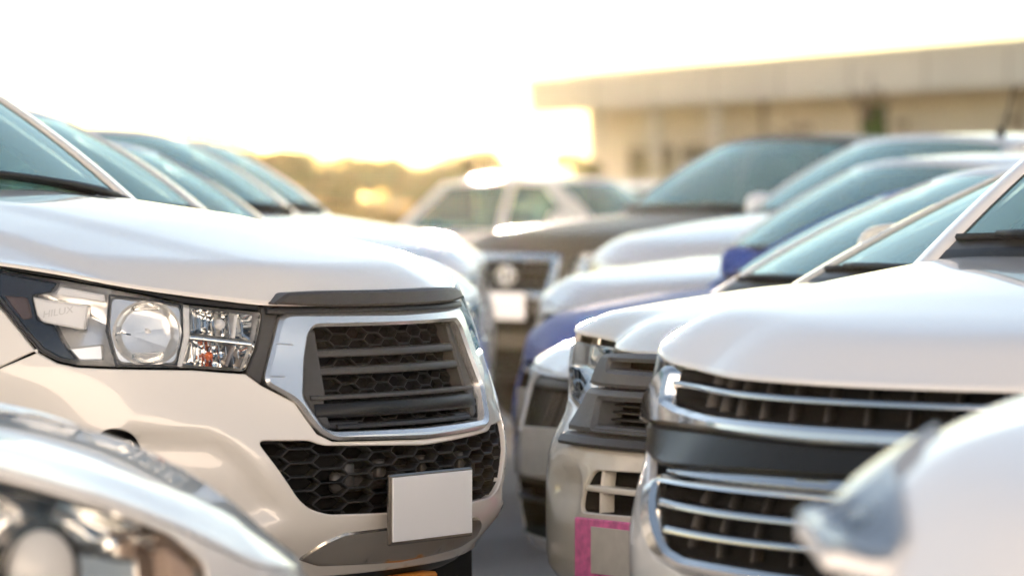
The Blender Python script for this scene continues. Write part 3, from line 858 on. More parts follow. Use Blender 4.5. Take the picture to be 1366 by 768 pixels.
def vegetation():
    lm = [mat('leaf_green', (.060, .10, .022), .6, noise=.4, nscale=1.5), mat('leaf_olive', (.115, .12, .028), .65, noise=.4, nscale=1.5), mat('leaf_fresh', (.07, .15, .035), .6, noise=.35, nscale=2)]
    bark = mat('bark', (.10, .07, .05), .9, noise=.3, nscale=8)
    protos = []
    for k, (n, size, rad, m) in enumerate([(2600, .16, (2.2, 2.0, 1.25), lm[1]), (2600, .15, (2.0, 1.9, 1.5), lm[1]), (2200, .15, (1.9, 1.8, 1.1), lm[0])]):
        V, F = leaf_mesh('crown', 11+k, n, size, rad, m, 9)
        me = bpy.data.meshes.new('crown'); me.from_pydata([tuple(map(float, v)) for v in V], [], F); me.materials.append(m); me.update()
        mb = MB(); mb.tube([(0, 0, -rad[2]-.9), (.06, .03, -rad[2]*.6), (-.05, .05, 0), (.1, 0, rad[2]*.5)], [.16, .12, .08, .03], 8)
        for q in range(5):
            a = q*1.3; mb.tube([(0, 0, -rad[2]*.5+q*.12), (.6*math.cos(a), .6*math.sin(a), -.1+q*.1), (1.2*math.cos(a), 1.2*math.sin(a), .3)], [.06, .04, .015], 6)
        o = mb.done('trunk', bark); tm = o.data; bpy.data.objects.remove(o)
        protos.append((me, tm, rad[2]))
    def tree(x, y, z0, h, k, sc, label, group=None):
        me, tm, rz = protos[k]; s = sc
        t = empty('bushy_tree', (x, y, z0)); tag(t, label, 'tree', group)
        zc = h-rz*s*.95
        c = bpy.data.objects.new('crown', me); c.location = (0, 0, zc); c.scale = (s, s, s); c.rotation_euler = (0, 0, x*1.7+y); link(c, t)
        q = bpy.data.objects.new('trunk', tm); q.scale = (s, s, zc/(rz+.9)); q.location = (0, 0, zc); q.scale = (s, s, max(.3, (zc+.25)/(rz+.9))); link(q, t)
        return t
    # hedge of trees at the far end: pixel column, distance, crown-top row in a 1366 x 768 frame
    row = [(60, 97, 196, 1, .5), (120, 100, 188, 0, .58), (185, 98, 200, 2, .5), (245, 101, 190, 1, .56), (296, 96, 180, 0, .62), (340, 100, 186, 1, .60), (378, 97, 196, 2, .52), (408, 101, 206, 0, .50), (436, 98, 216, 1, .46), (470, 102, 203, 0, .55), (497, 99, 212, 2, .44), (524, 103, 198, 1, .56), (556, 100, 214, 0, .45), (584, 104, 203, 1, .55), (616, 101, 196, 0, .58), (650, 105, 209, 2, .50), (684, 103, 215, 1, .48)]
    for i, (px, d, py, k, sc) in enumerate(row):
        x = (px-683)/5000*d; h = 1.34+(268-py)/5000*d
        tree(x, d, 1.0, h-1.0, k, sc*1.05, 'olive bushy tree in the hedgerow behind the dry field', 'hedgerow trees behind the field')
    t = tree((1160-683)/5000*86, 86, .0, 1.34+(268-128)/5000*86, 2, .42, 'green slender tree standing in front of the long building')
    for ch in t.children:
        if ch.name.startswith('crown'):
            ch.scale = (.30, .30, .95); ch.location.z = 2.7; ch.data = ch.data.copy(); ch.data.materials[0] = lm[2]
    tree((770-683)/5000*88, 88, .0, 1.34+(268-196)/5000*88, 1, .32, 'small yellowish tree beside the dark openings of the building')
    tree((1052-683)/5000*70, 70, 0, 1.34+(268-180)/5000*70, 2, .26, 'little green shrub showing above the bronze truck roof')

def warehouse():
    wm = mat('rendered_wall', (.80, .77, .72), .85, noise=.08, nscale=.4, bump=.1, bscale=6); rm = mat('roof_fascia', (.80, .78, .73), .7, noise=.06, nscale=.3)
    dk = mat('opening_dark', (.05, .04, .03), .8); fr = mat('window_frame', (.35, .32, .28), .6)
    A = Vector((15.4, 82.5, 0)); B = Vector((2.3, 114.5, 0))
    d = (B-A); L = d.length; d.normalize(); n = Vector((d.y, -d.x, 0))
    if n.y > 0: n = -n                         # towards the yard
    ang = math.atan2(d.y, d.x)
    t = empty('warehouse', A, ang); tag(t, 'long low beige building with flat overhanging roof behind the parked cars', 'building')
    # local axes: x along the front, +y or -y towards the yard
    sy = 1 if (Matrix.Rotation(ang, 3, 'Z') @ Vector((0, 1, 0))).dot(n) > 0 else -1
    def bx(nm, x0, x1, y0, y1, z0, z1, m, par=t, bev=.0):
        mb = MB(); mb.box(((x0+x1)/2, sy*(y0+y1)/2, (z0+z1)/2), (abs(x1-x0), abs(y1-y0), z1-z0), None, bev); return mb.done(nm, m, par, False)
    H = 4.15
    op = [(23.6, 25.4), (26.0, 27.6), (28.2, 31.4)]     # openings under the canopy
    xs = [-12]+[v for o in op for v in o]+[L]
    for i in range(0, len(xs), 2): bx('wall', xs[i], xs[i+1], -.3, 0, 0, H, wm)
    for a, b_ in op:
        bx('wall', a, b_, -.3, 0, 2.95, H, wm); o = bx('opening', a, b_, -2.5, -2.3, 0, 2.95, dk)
        bx('door_frame', a, a+.12, -.12, .06, 0, 2.9, fr); bx('door_frame', b_-.12, b_, -.12, .06, 0, 2.9, fr); bx('door_frame', a+.12, b_-.12, -.12, .06, 2.78, 2.9, fr)
    bx('end_wall', -12, -11.7, -9, -.3, 0, H, wm); bx('end_wall', L-.3, L, -9, -.3, 0, H, wm); bx('back_wall', -12, L, -9.3, -9, 0, H, wm)
    bx('roof', -12.6, L+.6, -9.8, 1.5, H+.02, H+.22, rm); bx('fascia', -12.7, L+.7, 1.5, 1.68, H-.16, H+.80, rm, bev=.03); bx('parapet', -12.6, L+.6, -.1, .2, H+.22, H+1.12, wm)
    bx('coping', -12.7, L+.7, 1.46, 1.75, H+.80, H+.90, rm); bx('upper_block', -12.6, -2.5, -8, -1, H+.22, H+1.75, wm)
    for k in range(3):
        x = 22.9+k*4.0
        if x < L-1: bx('column', x, x+.28, 1.0, 1.28, 0, H+.02, rm)
    for k in range(11): bx('fascia_joint', -10+k*4.0, -9.96+k*4.0, 1.68, 1.695, H-.12, H+.76, fr)
    for k in range(5): bx('wall_lamp', 3+k*5.5, 3.35+k*5.5, .0, .22, 3.2, 3.38, fr)
    for k in range(4): bx('downpipe', 1.2+k*7, 1.32+k*7, .0, .12, 0, H, fr)

def bounce_building():
    """pale building added unseen behind the camera to bounce the low sun on to the car fronts"""
    wm = mat('bounce_wall_render', (.80, .77, .71), .85, noise=.04, nscale=.3); dk = mat('bounce_building_glass', (.05, .07, .08), .15); fr = mat('bounce_building_frame', (.55, .55, .54), .5)
    y = -12.0; x0, x1, H = -46.0, 34.0, 8.6  # added out of view; its sunlit front lifts the shaded car noses
    t = empty('bounce_building', ((x0+x1)/2, y, 0)); tag(t, 'unseen tall pale building added behind the camera to bounce sunlight on to the cars', 'building')
    w2 = (x1-x0)/2
    def bx(nm, a, b, y0, y1, z0, z1, m, par=t):
        mb = MB(); mb.box(((a+b)/2, (y0+y1)/2, (z0+z1)/2), (b-a, y1-y0, z1-z0)); return mb.done(nm, m, par, False)
    bx('wall', -w2, w2, -10, 0, 0, H, wm); bx('parapet', -w2-.2, w2+.2, -10.2, .15, H, H+.5, wm); bx('plinth', -w2, w2, 0, .06, 0, .5, fr)
    for k in (0, 1, 7, 8):
        x = -w2+5+k*8.6; f = bx('window', x, x+2.2, 0, .05, 5.6, 6.9, fr); bx('pane', x+.08, x+2.12, .05, .07, 5.68, 6.82, dk, f)

# ================================================================ the cars
def fn_const(v): return lambda s: v
PICKUP = dict(kind='pickup', xf=-.93, xr=-4.05, arch=.44, wheel=.385, zbot=.50, zsill=.46, xdoor=-1.62, seams=[-2.62, -3.42], zbelt=1.235, xcowl=-1.36, cowl_bow=.12,
    gh=dict(xa=-1.36, za=1.235, xb=-2.12, zb=1.72, yb=.66, bowa=.16, bowb=.10, crown=.045, xc=-3.15, zc=1.70, yc=.64, xd=-3.42, zd=1.24, arch=.015, xm=-2.58))

def hero():
    sh = dict(HERO_SHELL)
    fogr = [(.905, .76), (.872, .826), (.812, .842), (.60, .828), (.53, .785), (.415, .632), (.50, .600), (.70, .585), (.86, .63)]
    skid = [(-.3, .592), (.26, .592), (.33, .57), (.40, .535), (.33, .512), (-.3, .506)]
    sh['recess'] = [(fogr, .030, .038)]
    sp = dict(PICKUP); sp['gh'] = dict(PICKUP['gh'])
    sp.update(res=.03, hood_res=.028, bump_z=.478, zbot=.50, chrome_handles=True, xcowl=-1.50, cowl_bow=.10, xdoor=-1.78, seams=[-2.76, -3.52],
        hoodz=[(-.08, 1.10), (-.13, 1.138), (-.2, 1.160), (-.35, 1.190), (-.55, 1.226), (-.8, 1.272), (-1.05, 1.312), (-1.4, 1.352)], roll=.17, roll_p=2.2, crown=.055,
        crease=[(.70, -.12, .06, .014), (.30, -.02, .14, .006)])
    sp['zbelt'] = 1.24
    sp['gh'].update(xa=-1.55, za=1.318, xb=-2.27, zb=1.76, bowa=.13, ya=.785, xm=-2.72, xc=-3.3, xd=-3.52)
    c = Car('pickup_truck', sp, sh, HERO['loc'], HERO['rot'], 'cream white pickup with black honeycomb grille, amber bulb headlight and blank white plate', 'pickup truck', 'cars parked nose to nose in two rows', PAINT_WARM)
    L = c.lift
    head = [(1.107, 1.182), (.97, 1.163), (.747, 1.126), (.645, 1.106), (.437, 1.087), (.452, 1.048), (.47, 1.006), (.503, .956), (.557, .959), (.642, .966), (.785, .970), (.845, .972), (.92, .976), (.962, .985), (1.005, 1.005), (1.057, 1.054), (1.10, 1.092), (1.17, 1.148), (1.215, 1.19), (1.19, 1.196)]
    chrome = mirror_poly([(0, 1.081), (.372, 1.086), (.396, 1.076), (.465, .930), (.387, .888), (.345, .822), (.305, .798), (0, .790)])
    chrome = rnd([p for p in chrome], .022)
    opening = rnd(mirror_poly([(0, 1.052), (.302, 1.053), (.324, 1.036), (.345, .98), (.367, .896), (.325, .826), (.297, .816), (0, .812)]), .012)
    trim = [(.434, 1.098), (.385, 1.094), (.399, 1.074), (.468, .927), (.502, .951), (.467, 1.004), (.449, 1.048)]
    lower = rnd(mirror_poly([(0, .772), (.335, .786), (.365, .798), (.500, .802), (.402, .668), (.372, .646), (.32, .632), (0, .622)]), .018)
    fog = rnd([(.868, .824), (.835, .836), (.792, .824), (.770, .785), (.775, .755), (.85, .752)], .02)
    top_hole = mirror_poly([(0, 1.2), (.434, 1.2), (.434, 1.098), (.468, 1.006), (.503, .952), (.465, .926), (.387, .886), (.340, .812), (.303, .796), (0, .788)])
    hh = rnd(head, .012)
    half_top = [(.6, 1.2)]
    seam = [(1.30, .80), (1.245, .90), (1.09, .972), (1.012, 1.008)]
    # bumper outline follows grille, lamps and seam
    half = [(0, .788), (.303, .796), (.342, .814), (.387, .886), (.467, .925), (.503, .951), (.557, .955), (.642, .962), (.785, .966), (.845, .968), (.92, .972), (.964, .981), (1.010, 1.0045)]
    zb = sp['zbot']
    half += seam[::-1][1:]+[(1.335, .70), (1.30, .56), (1.22, .50)]
    half += [(s, .478+.022*(s/1.2)**4) for s in np.linspace(1.15, 0, 20)]
    c.P('front_bumper', mirror_poly(half), [lower, fog, flip(fog)], gap=.0015, res=.022)
    # wings, doors, rest of the skin
    body_rest(c, [(1.012, 1.008), (1.09, .972), (1.245, .90), (1.30, .80), (1.335, .70)], head_tail=[(1.010, 1.003), (1.057, 1.050), (1.10, 1.088), (1.17, 1.144), (1.219, 1.19), (1.20, 1.202)])
    c.hood()
    c.cabin(); c.wheels(); c.mirrors()
    # ---- chrome surround and grille
    g = c.P('grille_surround', chrome, [opening], m=SOFT_CHROME, off=.014, lip=.045, edge=.008, res=.03)
    c.opening('grille_back', mirror_poly([(0, 1.056), (.33, 1.056), (.375, .896), (.30, .808), (0, .806)]), .11)
    hex_mesh('grille_mesh', [(s*1.01, z) for s, z in opening], L, .062, .0285, .0045, -.040, -.062, BLACK_SOFT, c.root, oz=1.005)
    for z, h, o0, o1, w, m_ in ((.991, .018, -.012, -.05, .325, GREY_PL), (.951, .018, -.012, -.05, .335, GREY_PL), (.864, .036, -.008, -.05, .33, SEMI_BLACK), (.893, .010, -.004, -.03, .338, GREY_PL)):
        slat('grille_bar', L, -w, w, fn_const(z), h, o0, o1, m_, c.root, n=41)
    for sg in (1, -1):
        f = (lambda p: p) if sg > 0 else flip
        c.P('grille_post', f(rnd([(.286, 1.046), (.316, 1.046), (.338, .99), (.358, .90), (.318, .83), (.29, .822), (.296, .88), (.287, .90)], .008)), [], m=GREY_PL, off=-.010, lip=.05, edge=.006)
        c.P('grille_foot', f(rnd([(.20, .838), (.29, .838), (.30, .822), (.19, .818)], .004)), [], m=BLACK, off=-.02, lip=.03)
        c.P('lamp_trim', f(rnd(trim, .006)), [], m=TRIM_DK, off=-.002, lip=.03)
        # two fine crease lines on the broad side of the surround
        for (za, zb_) in ((1.018, 1.014), (.945, .944)):
            mb = MB(); bar_on(mb, L, ((.418 if za > 1 else .448)*sg, za), ((.375 if za > 1 else .41)*sg, zb_), .003, .0152, .012); mb.done('crease', SATIN, g)
    slat('grille_sill', L, -.27, .27, fn_const(.826), .010, -.012, -.05, BLACK, c.root, n=31)
    # bonnet guard
    guard = rnd(mirror_poly([(0, 1.133), (.25, 1.134), (.372, 1.131), (.420, 1.106), (.25, 1.098), (0, 1.097)]), .010)
    c.P('bonnet_guard', guard, [], m=GREY_PL, off=.030, lip=.05, edge=.006, res=.03)
    slat('upper_seal', L, -.43, .43, fn_const(1.0905), .015, .014, -.05, BLACK, c.root, n=31)
    # ---- lower grille
    c.opening('lower_grille_back', mirror_poly([(0, .776), (.34, .79), (.50, .806), (.40, .664), (.32, .628), (0, .618)]), .11)
    hex_mesh('lower_grille_mesh', [(s*1.0, z) for s, z in lower], L, .080, .0315, .005, -.012, -.045, BLACK_SOFT, c.root, oz=.655, ox=.01, flat=.36)
    mb = MB(); mb.box((-.075, 0, .70), (.03, .55, .05), None, .01)
    for y in (-.24, -.12, .05, .2): mb.box((-.06, y, .715), (.03, .035, .06), None, .006)
    mb.done('radiator_bracket', TRIM_DK, c.root)
    c.P('skid_garnish', rnd(mirror_poly([(0, .594), (.270, .586), (.325, .566), (.375, .528), (.30, .507), (0, .496)]), .014), [], m=SKID, off=.006, lip=.02, edge=.006, res=.03)
    # ---- number plate with frame
    pl = MB(); pl.box((.030, -.038, .636), (.012, .325, .162), None, .004); p = pl.done('plate_frame', PLATE_RIM, c.root, False)
    mb = MB(); mb.box((.0375, -.038, .637), (.004, .309, .147), None, .001); mb.done('license_plate', PLATE_W, p, False)
    mb = MB(); mb.box((.010, -.038, .632), (.035, .2, .09), None, .004); mb.done('plate_bracket', BLACK, p, False)
    # ---- fog lamps
    for sg in (1, -1):
        f = (lambda p: p) if sg > 0 else flip
        mb = MB(); D = np.array(f(fog)); D = np.vstack([D, D[:1]]); cc = D[:-1].mean(0)
        mb.grid(np.array([L(*(cc+(D-cc)*t).T, o) for t, o in ((1.0, -.004), (.98, -.03), (.6, -.05), (.02, -.05))])); h = mb.done('fog_lamp', BLACK, c.root)
        c.P('lamp_rim', f(rnd([(.848, .808), (.79, .812), (.778, .775), (.84, .765)], .012)), [f(rnd([(.840, .801), (.795, .805), (.786, .780), (.834, .772)], .01))], m=CHROME, parent=h, off=-.020, lip=.02)
        c.P('lens', f(rnd([(.842, .803), (.794, .806), (.785, .779), (.835, .771)], .01)), [], m=FROST, parent=h, off=-.026, lip=.006)
    # ---- headlights
    for sg in (1, -1):
        f = (lambda p: p) if sg > 0 else flip
        hp = f(hh); D = np.array(densify(hp, .03)); cc = np.array([.80*sg, 1.04])
        mb = MB(); rows = []
        D2 = np.vstack([D, D[:1]])
        for t, o in ((1.0, -.006), (.985, -.03), (.95, -.055), (.5, -.066), (.02, -.066)):
            q = cc+(D2-cc)*t; rows.append(L(q[:, 0], q[:, 1], o))
        mb.grid(np.array(rows)); h = mb.done('headlight', BRIGHT, c.root)
        c.P('lens', hp, [], m=LENS, parent=h, off=-.001, lip=.02, edge=.004, gap=.002)
        c.P('upper_seal', f([(1.19, 1.196), (1.107, 1.184), (.97, 1.166), (.747, 1.130), (.645, 1.110), (.44, 1.091), (.436, 1.103), (.65, 1.124), (.75, 1.138), (.97, 1.173), (1.107, 1.192)]), [], m=BLACK, parent=h, off=-.014, lip=.02)
        # smoked outer end
        c.P('dark_bezel', f(rnd([(1.185, 1.186), (1.107, 1.174), (.985, 1.156), (.998, 1.135), (1.046, 1.128), (1.025, 1.074), (.985, 1.066), (.960, 1.030), (.925, .985), (.962, .992), (1.002, 1.012), (1.055, 1.060), (1.10, 1.10), (1.16, 1.152)], .006)), [], m=GLOSS_BLACK, parent=h, off=-.022, lip=.04)
        c.P('amber_side_panel', f(rnd([(1.12, 1.128), (1.056, 1.124), (1.036, 1.078), (1.06, 1.074)], .008)), [], m=mat('brown_reflector', (.09, .055, .04), .35, coat=1.), parent=h, off=-.019, lip=.02)
        # daytime-light slab with the model lettering
        c.P('daylight_slab', f(rnd([(1.040, 1.126), (1.012, 1.120), (.90, 1.106), (.906, 1.052), (1.008, 1.070), (1.024, 1.086)], .006)), [], m=FROST, parent=h, off=-.008, lip=.05, edge=.004)
        text_on('lettering', 'HILUX', L, .972*sg, 1.092, .022, mat('grey_print', (.60, .61, .62), .4), h, -.0078, slant=.19*(-1 if sg > 0 else 1)*1.0, sx=1.15)
        c.P('chrome_step', f(rnd([(.975, 1.148), (.862, 1.130), (.858, 1.112), (.985, 1.130)], .005)), [], m=FROST, parent=h, off=-.012, lip=.04, edge=.004)
        c.P('lower_step', f(rnd([(.945, 1.012), (.865, 1.020), (.862, .985), (.918, .985)], .006)), [], m=BRIGHT, parent=h, off=-.030, lip=.03)
        # main reflector: square frame with a round bowl
        fr = f(rnd([(.848, 1.128), (.655, 1.107), (.657, 1.05), (.678, .972), (.828, .975), (.852, 1.05)], .022))
        bc = (.750*sg, 1.044); q = np.linspace(0, 2*math.pi, 33)[:-1]; ring = [(bc[0]+.084*math.cos(a), bc[1]+.067*math.sin(a)) for a in q]
        c.P('lamp_frame', fr, [ring], m=BRIGHT, parent=h, off=-.020, lip=.04, edge=.006, res=.02)
        c.P('frame_line', f([(.851, 1.131), (.651, 1.110), (.653, 1.05), (.675, .969), (.832, .972), (.857, 1.05)]), [f([(.846, 1.126), (.657, 1.105), (.659, 1.05), (.680, .974), (.827, .977), (.851, 1.05)])], m=TRIM_DK, parent=h, off=-.018, lip=.01, edge=0, res=.02)
        mb = MB(); rows = []
        for t, o in ((1.0, -.026), (.9, -.052), (.72, -.082), (.5, -.104), (.26, -.116), (.02, -.12)):
            qq = np.linspace(0, 2*math.pi, 15)+.2; rows.append(L(bc[0]+.086*t*np.cos(qq), bc[1]+.069*t*np.sin(qq), o))
        mb.grid(np.array(rows)); bowl = mb.done('reflector', MIRROR, h, False)
        mb = MB()
        for k in range(5):
            z = bc[1]-.048+k*.024; w = math.sqrt(max(0, .074**2-((z-bc[1])*1.25)**2))
            bar_on(mb, L, (bc[0]-w, z), (bc[0]+w, z+.004), .0025, -.086+abs(k-2)*.014, -.11, 6)
        mb.done('facet_edge', SATIN, bowl)
        mb = MB(); mb.tube([Vector(L(np.array([bc[0]]), np.array([bc[1]]), o)[0]) for o in (-.115, -.085, -.07, -.066)], [.012, .012, .010, .002], 10); mb.done('bulb', FROST, bowl)
        # turn signal and inner lamp
        c.P('divider', f([(.652, 1.106), (.634, 1.103), (.640, 1.035), (.665, .968), (.678, .970), (.657, 1.036)]), [], m=FROST, parent=h, off=-.014, lip=.05)
        slat('cross_bar', L, .470*sg, .640*sg, (lambda s: 1.016+(abs(s)-.47)*.105), .009, -.018, -.06, CHROME, h, n=8)
        for (pts, m_, cc2, rad) in (([(.630, 1.098), (.452, 1.080), (.468, 1.024), (.636, 1.043)], MIRROR, (.545, 1.060), .013), ([(.640, 1.028), (.472, 1.010), (.505, .962), (.662, .972)], MIRROR, (.585, .990), .0105)):
            pp = f(pts); a = np.array(pp); cen = a.mean(0); mb = MB(); D = np.array(densify(pp, .02)); D = np.vstack([D, D[:1]])
            mb.grid(np.array([L(*(cen+(D-cen)*t).T, o) for t, o in ((1., -.030), (.8, -.044), (.5, -.054), (.05, -.058))])); r_ = mb.done('reflector', m_, h)
            mb = MB()
            for k in range(9):
                s = (pts[0][0]*(1-(k+.5)/9)+pts[1][0]*(k+.5)/9)*sg; z1 = pts[0][1]*(1-(k+.5)/9)+pts[1][1]*(k+.5)/9-.006; z0 = pts[3][1]*(1-(k+.5)/9)+pts[2][1]*(k+.5)/9+.006
                bar_on(mb, L, (s, z0), (s, z1), .0022, -.034-.006*math.sin(k), -.05, 3)
            mb.done('flute', SATIN, r_)
            m2 = ORANGE if rad < .012 else FROST
            mb = MB(); mb.tube([Vector(L(np.array([cc2[0]*sg]), np.array([cc2[1]]), o)[0]) for o in (-.055, -.036, -.030, -.026, -.024)], [rad*.9, rad, rad*.86, rad*.5, .001], 12); mb.done('bulb', m2, r_)
        c.P('inner_chip', f(rnd([(.505, 1.082), (.495, 1.082), (.512, 1.028), (.522, 1.03)], .002)), [], m=FROST, parent=h, off=-.02, lip=.03)
        c.P('inner_chip', f(rnd([(.525, 1.012), (.512, 1.010), (.540, .966), (.552, .968)], .002)), [], m=mat('ribbed_grey', (.35, .30, .26), .3, metal=.6), parent=h, off=-.02, lip=.03)
    # ---- chin: dark sill and an orange tow strap end under the bumper
    mb = MB(); s = np.linspace(-.62, .62, 25)
    mb.grid(np.array([L(s, np.full(25, z), o) for z, o in ((.490, -.03), (.462, -.025), (.452, -.03), (.446, -.09))])); mb.done('chin_spoiler', BLACK, c.root)
    mb = MB(); mb.box((-.13, .10, .452), (.05, .16, .016), None, .006); mb.done('tow_tab', mat('orange_plastic', (.85, .33, .05), .5), c.root)
    c.wipers(True)
    return c

def body_rest(c, seam, head_tail=None):
    """wings, doors, tail and inside for cars whose bumper is made apart; seam runs from the lamp down to the arch"""
    sp, sh = c.sp, c.sh; zs = sp['zsill']; sdoor = sh.s_of_x(sp['xdoor'])
    for sg in (1, -1):
        f = (lambda p: p) if sg > 0 else flip
        up = head_tail or [seam[0]]
        top = c.topline(up[-1][0]+.03, sdoor)
        bot = c.bottom(seam[-1][0]-.02, sdoor, zs)
        arch = [p for p in bot if p[0] > seam[-1][0] and (p[1] > zs+.01 or p[0] > sh.s_of_x(sp['xf']))]
        q = [(s, z) for s, z in up]+top+arch[::-1]+[(s, z) for s, z in seam[::-1]]
        q = [p for i, p in enumerate(q) if i == 0 or math.hypot(p[0]-q[i-1][0], p[1]-q[i-1][1]) > .004]
        c.P('front_wing', f(q), gap=.0015)
        xs = [sp['xdoor']]+sp['seams']
        for i in range(len(xs)-1):
            a, b = sh.s_of_x(xs[i]), sh.s_of_x(xs[i+1])
            d = c.P('front_door' if i == 0 else 'rear_door', f(c.topline(a, b)+c.bottom(a, b, zs)[::-1]), gap=.002, res=.06)
            hs = b-.16; zz = sp['zbelt']
            mb = MB(); mb.grid(np.array([c.lift(np.linspace(hs-.09, hs+.09, 8)*sg, np.full(8, z), o) for z, o in ((zz-.13, -.002), (zz-.128, .022), (zz-.105, .022), (zz-.10, -.002))])); mb.done('door_handle', CHROME, d)
        a = sh.s_of_x(xs[-1]); b = sh.Smax-.62*sh.b
        c.P('cargo_bed_side' if sp['kind'] == 'pickup' else 'rear_wing', f(c.topline(a, b)+c.bottom(a, b, zs)[::-1]), gap=.002, res=.06)
    b = sh.Smax-.62*sh.b; zb = sp['zbot']
    def rear_lift(t, z, off=0.):
        t = np.asarray(t); s = np.where(t >= 0, sh.Smax-t, -(sh.Smax+t)); return sh.lift(s, z, off)
    ww = sh.Smax-b; zt = float(sh.ztop(sh.Smax))
    c.P('tailgate', [(-ww, zt-.005), (ww, zt-.005), (ww, .62), (-ww, .62)][::-1], lift=rear_lift, gap=.002, res=.08)
    c.P('rear_bumper', [(-ww, .615), (ww, .615), (ww, zb), (-ww, zb)][::-1], lift=rear_lift, gap=.002, res=.08)
    s = np.linspace(-sh.Smax, sh.Smax, 121); g = []
    for t in np.linspace(0, 1, 6):
        zz = .34+(sh.ztop(s)-.03-.34)*t; g.append(sh.lift(s, zz, -.13, raw=True))
    mb = MB(); mb.grid(np.array(g)); mb.done('inner_shell', VOID, c.root)
    out = sh.lift(np.linspace(-sh.Smax, sh.Smax, 81)[:-1], np.full(80, .36), -.12, raw=True)
    k = len(out); V = [tuple(p) for p in out]+[(p[0], p[1], .30) for p in out]
    F = [tuple(range(k))[::-1], tuple(range(k, 2*k))]+[(i, (i+1) % k, k+(i+1) % k, k+i) for i in range(k)]
    build('underbody', V, F, VOID, c.root, False)

GROUP = 'cars parked nose to nose in two rows'
def base_spec(kind, **k):
    if kind == 'pickup':
        sp = dict(PICKUP); sp['gh'] = dict(PICKUP['gh'])
        sp.update(hoodz=[(-.04, 1.02), (-.12, 1.085), (-.25, 1.125), (-.5, 1.18), (-.8, 1.225), (-1.1, 1.265), (-1.4, 1.295)], roll=.16, crown=.045, crease=[(.60, -.10, .06, .010)])
        sp['gh'].update(za=1.275, xa=-1.42, zb=1.61, xb=-1.98, crown=.055, zc=1.61); sp['zbelt'] = 1.19; sp['xcowl'] = -1.38
    elif kind == 'compact':
        sp = dict(kind='hatch', xf=-.84, xr=-3.42, arch=.345, wheel=.30, tyre_w=.19, zbot=.22, zsill=.24, xdoor=-1.36, seams=[-2.30, -3.05], zbelt=.95, zdeck=.92, xcowl=-1.08, cowl_bow=.14,
            hoodz=[(-.04, .76), (-.12, .82), (-.25, .865), (-.5, .915), (-.8, .955), (-1.1, .99), (-1.4, 1.01)], roll=.14, crown=.04, crease=[(.5, -.1, .06, .008)],
            gh=dict(xa=-1.12, za=.985, xb=-1.98, zb=1.44, yb=.56, bowa=.20, bowb=.12, crown=.04, xc=-3.25, zc=1.42, yc=.54, xd=-3.85, zd=.98, arch=.03, xm=-2.28))
    gh = k.pop('gh', None)
    sp.update(k)
    if gh: sp['gh'].update(gh)
    return sp
PICK_SHELL = dict(a=.80, b=.89, n=2.3, L=5.2, ar=.2, nr=5,
    front=((.30, .14), (.42, .05), (.50, .01), (.60, 0), (.72, .0), (.80, .02), (.9, .05), (1.02, .08), (1.06, .10), (1.2, .18)),
    side=((.30, .10), (.45, .05), (.6, .03), (.8, .01), (.95, .0), (1.05, .02), (1.15, .05), (1.4, .11)),
    top=((0, 1.02), (.4, 1.025), (.6, 1.035), (.9, 1.06), (1.2, 1.09), (1.6, 1.12), (2.0, 1.19), (9, 1.19)))
COMP_SHELL = dict(a=1.05, b=.845, n=1.95, L=4.3, ar=.35, nr=3.2,
    front=((.18, .10), (.26, .03), (.36, 0), (.5, 0), (.6, .02), (.7, .06), (.76, .09), (.9, .18), (1.0, .26)),
    side=((.2, .07), (.35, .03), (.5, .01), (.65, .0), (.8, .005), (.9, .03), (1.0, .06), (1.2, .1)),
    top=((0, .755), (.35, .762), (.6, .79), (.85, .835), (1.1, .88), (1.4, .915), (1.8, .94), (2.2, .95), (9, .95)))
PICK_FRONT = dict(head=[(.90, 1.035), (.80, 1.022), (.46, .995), (.44, .90), (.58, .865), (.82, .88), (.93, .96)], lamp=(.62, .94), lr=.045,
    grille=[(0, .985), (.40, .985), (.42, .96), (.36, .82), (0, .815)], slats=(.94, .90, .86), slat_mat=0, surround=.028,
    lower=[(0, .70), (.50, .70), (.42, .58), (0, .575)], lslats=(.64,), plate=(.0, .76))
COMP_FRONT = dict(head=[(1.08, .845), (.95, .825), (.60, .755), (.47, .715), (.50, .665), (.66, .64), (.90, .69), (1.05, .76)], lamp=(.72, .715), lr=.04,
    grille=[(0, .735), (.40, .735), (.44, .69), (.36, .62), (0, .61)], slats=(.69, .655), slat_mat=1, surround=.0,
    lower=[(0, .50), (.52, .50), (.56, .44), (.48, .33), (0, .32)], lslats=(.45, .39), plate=(.0, .55))

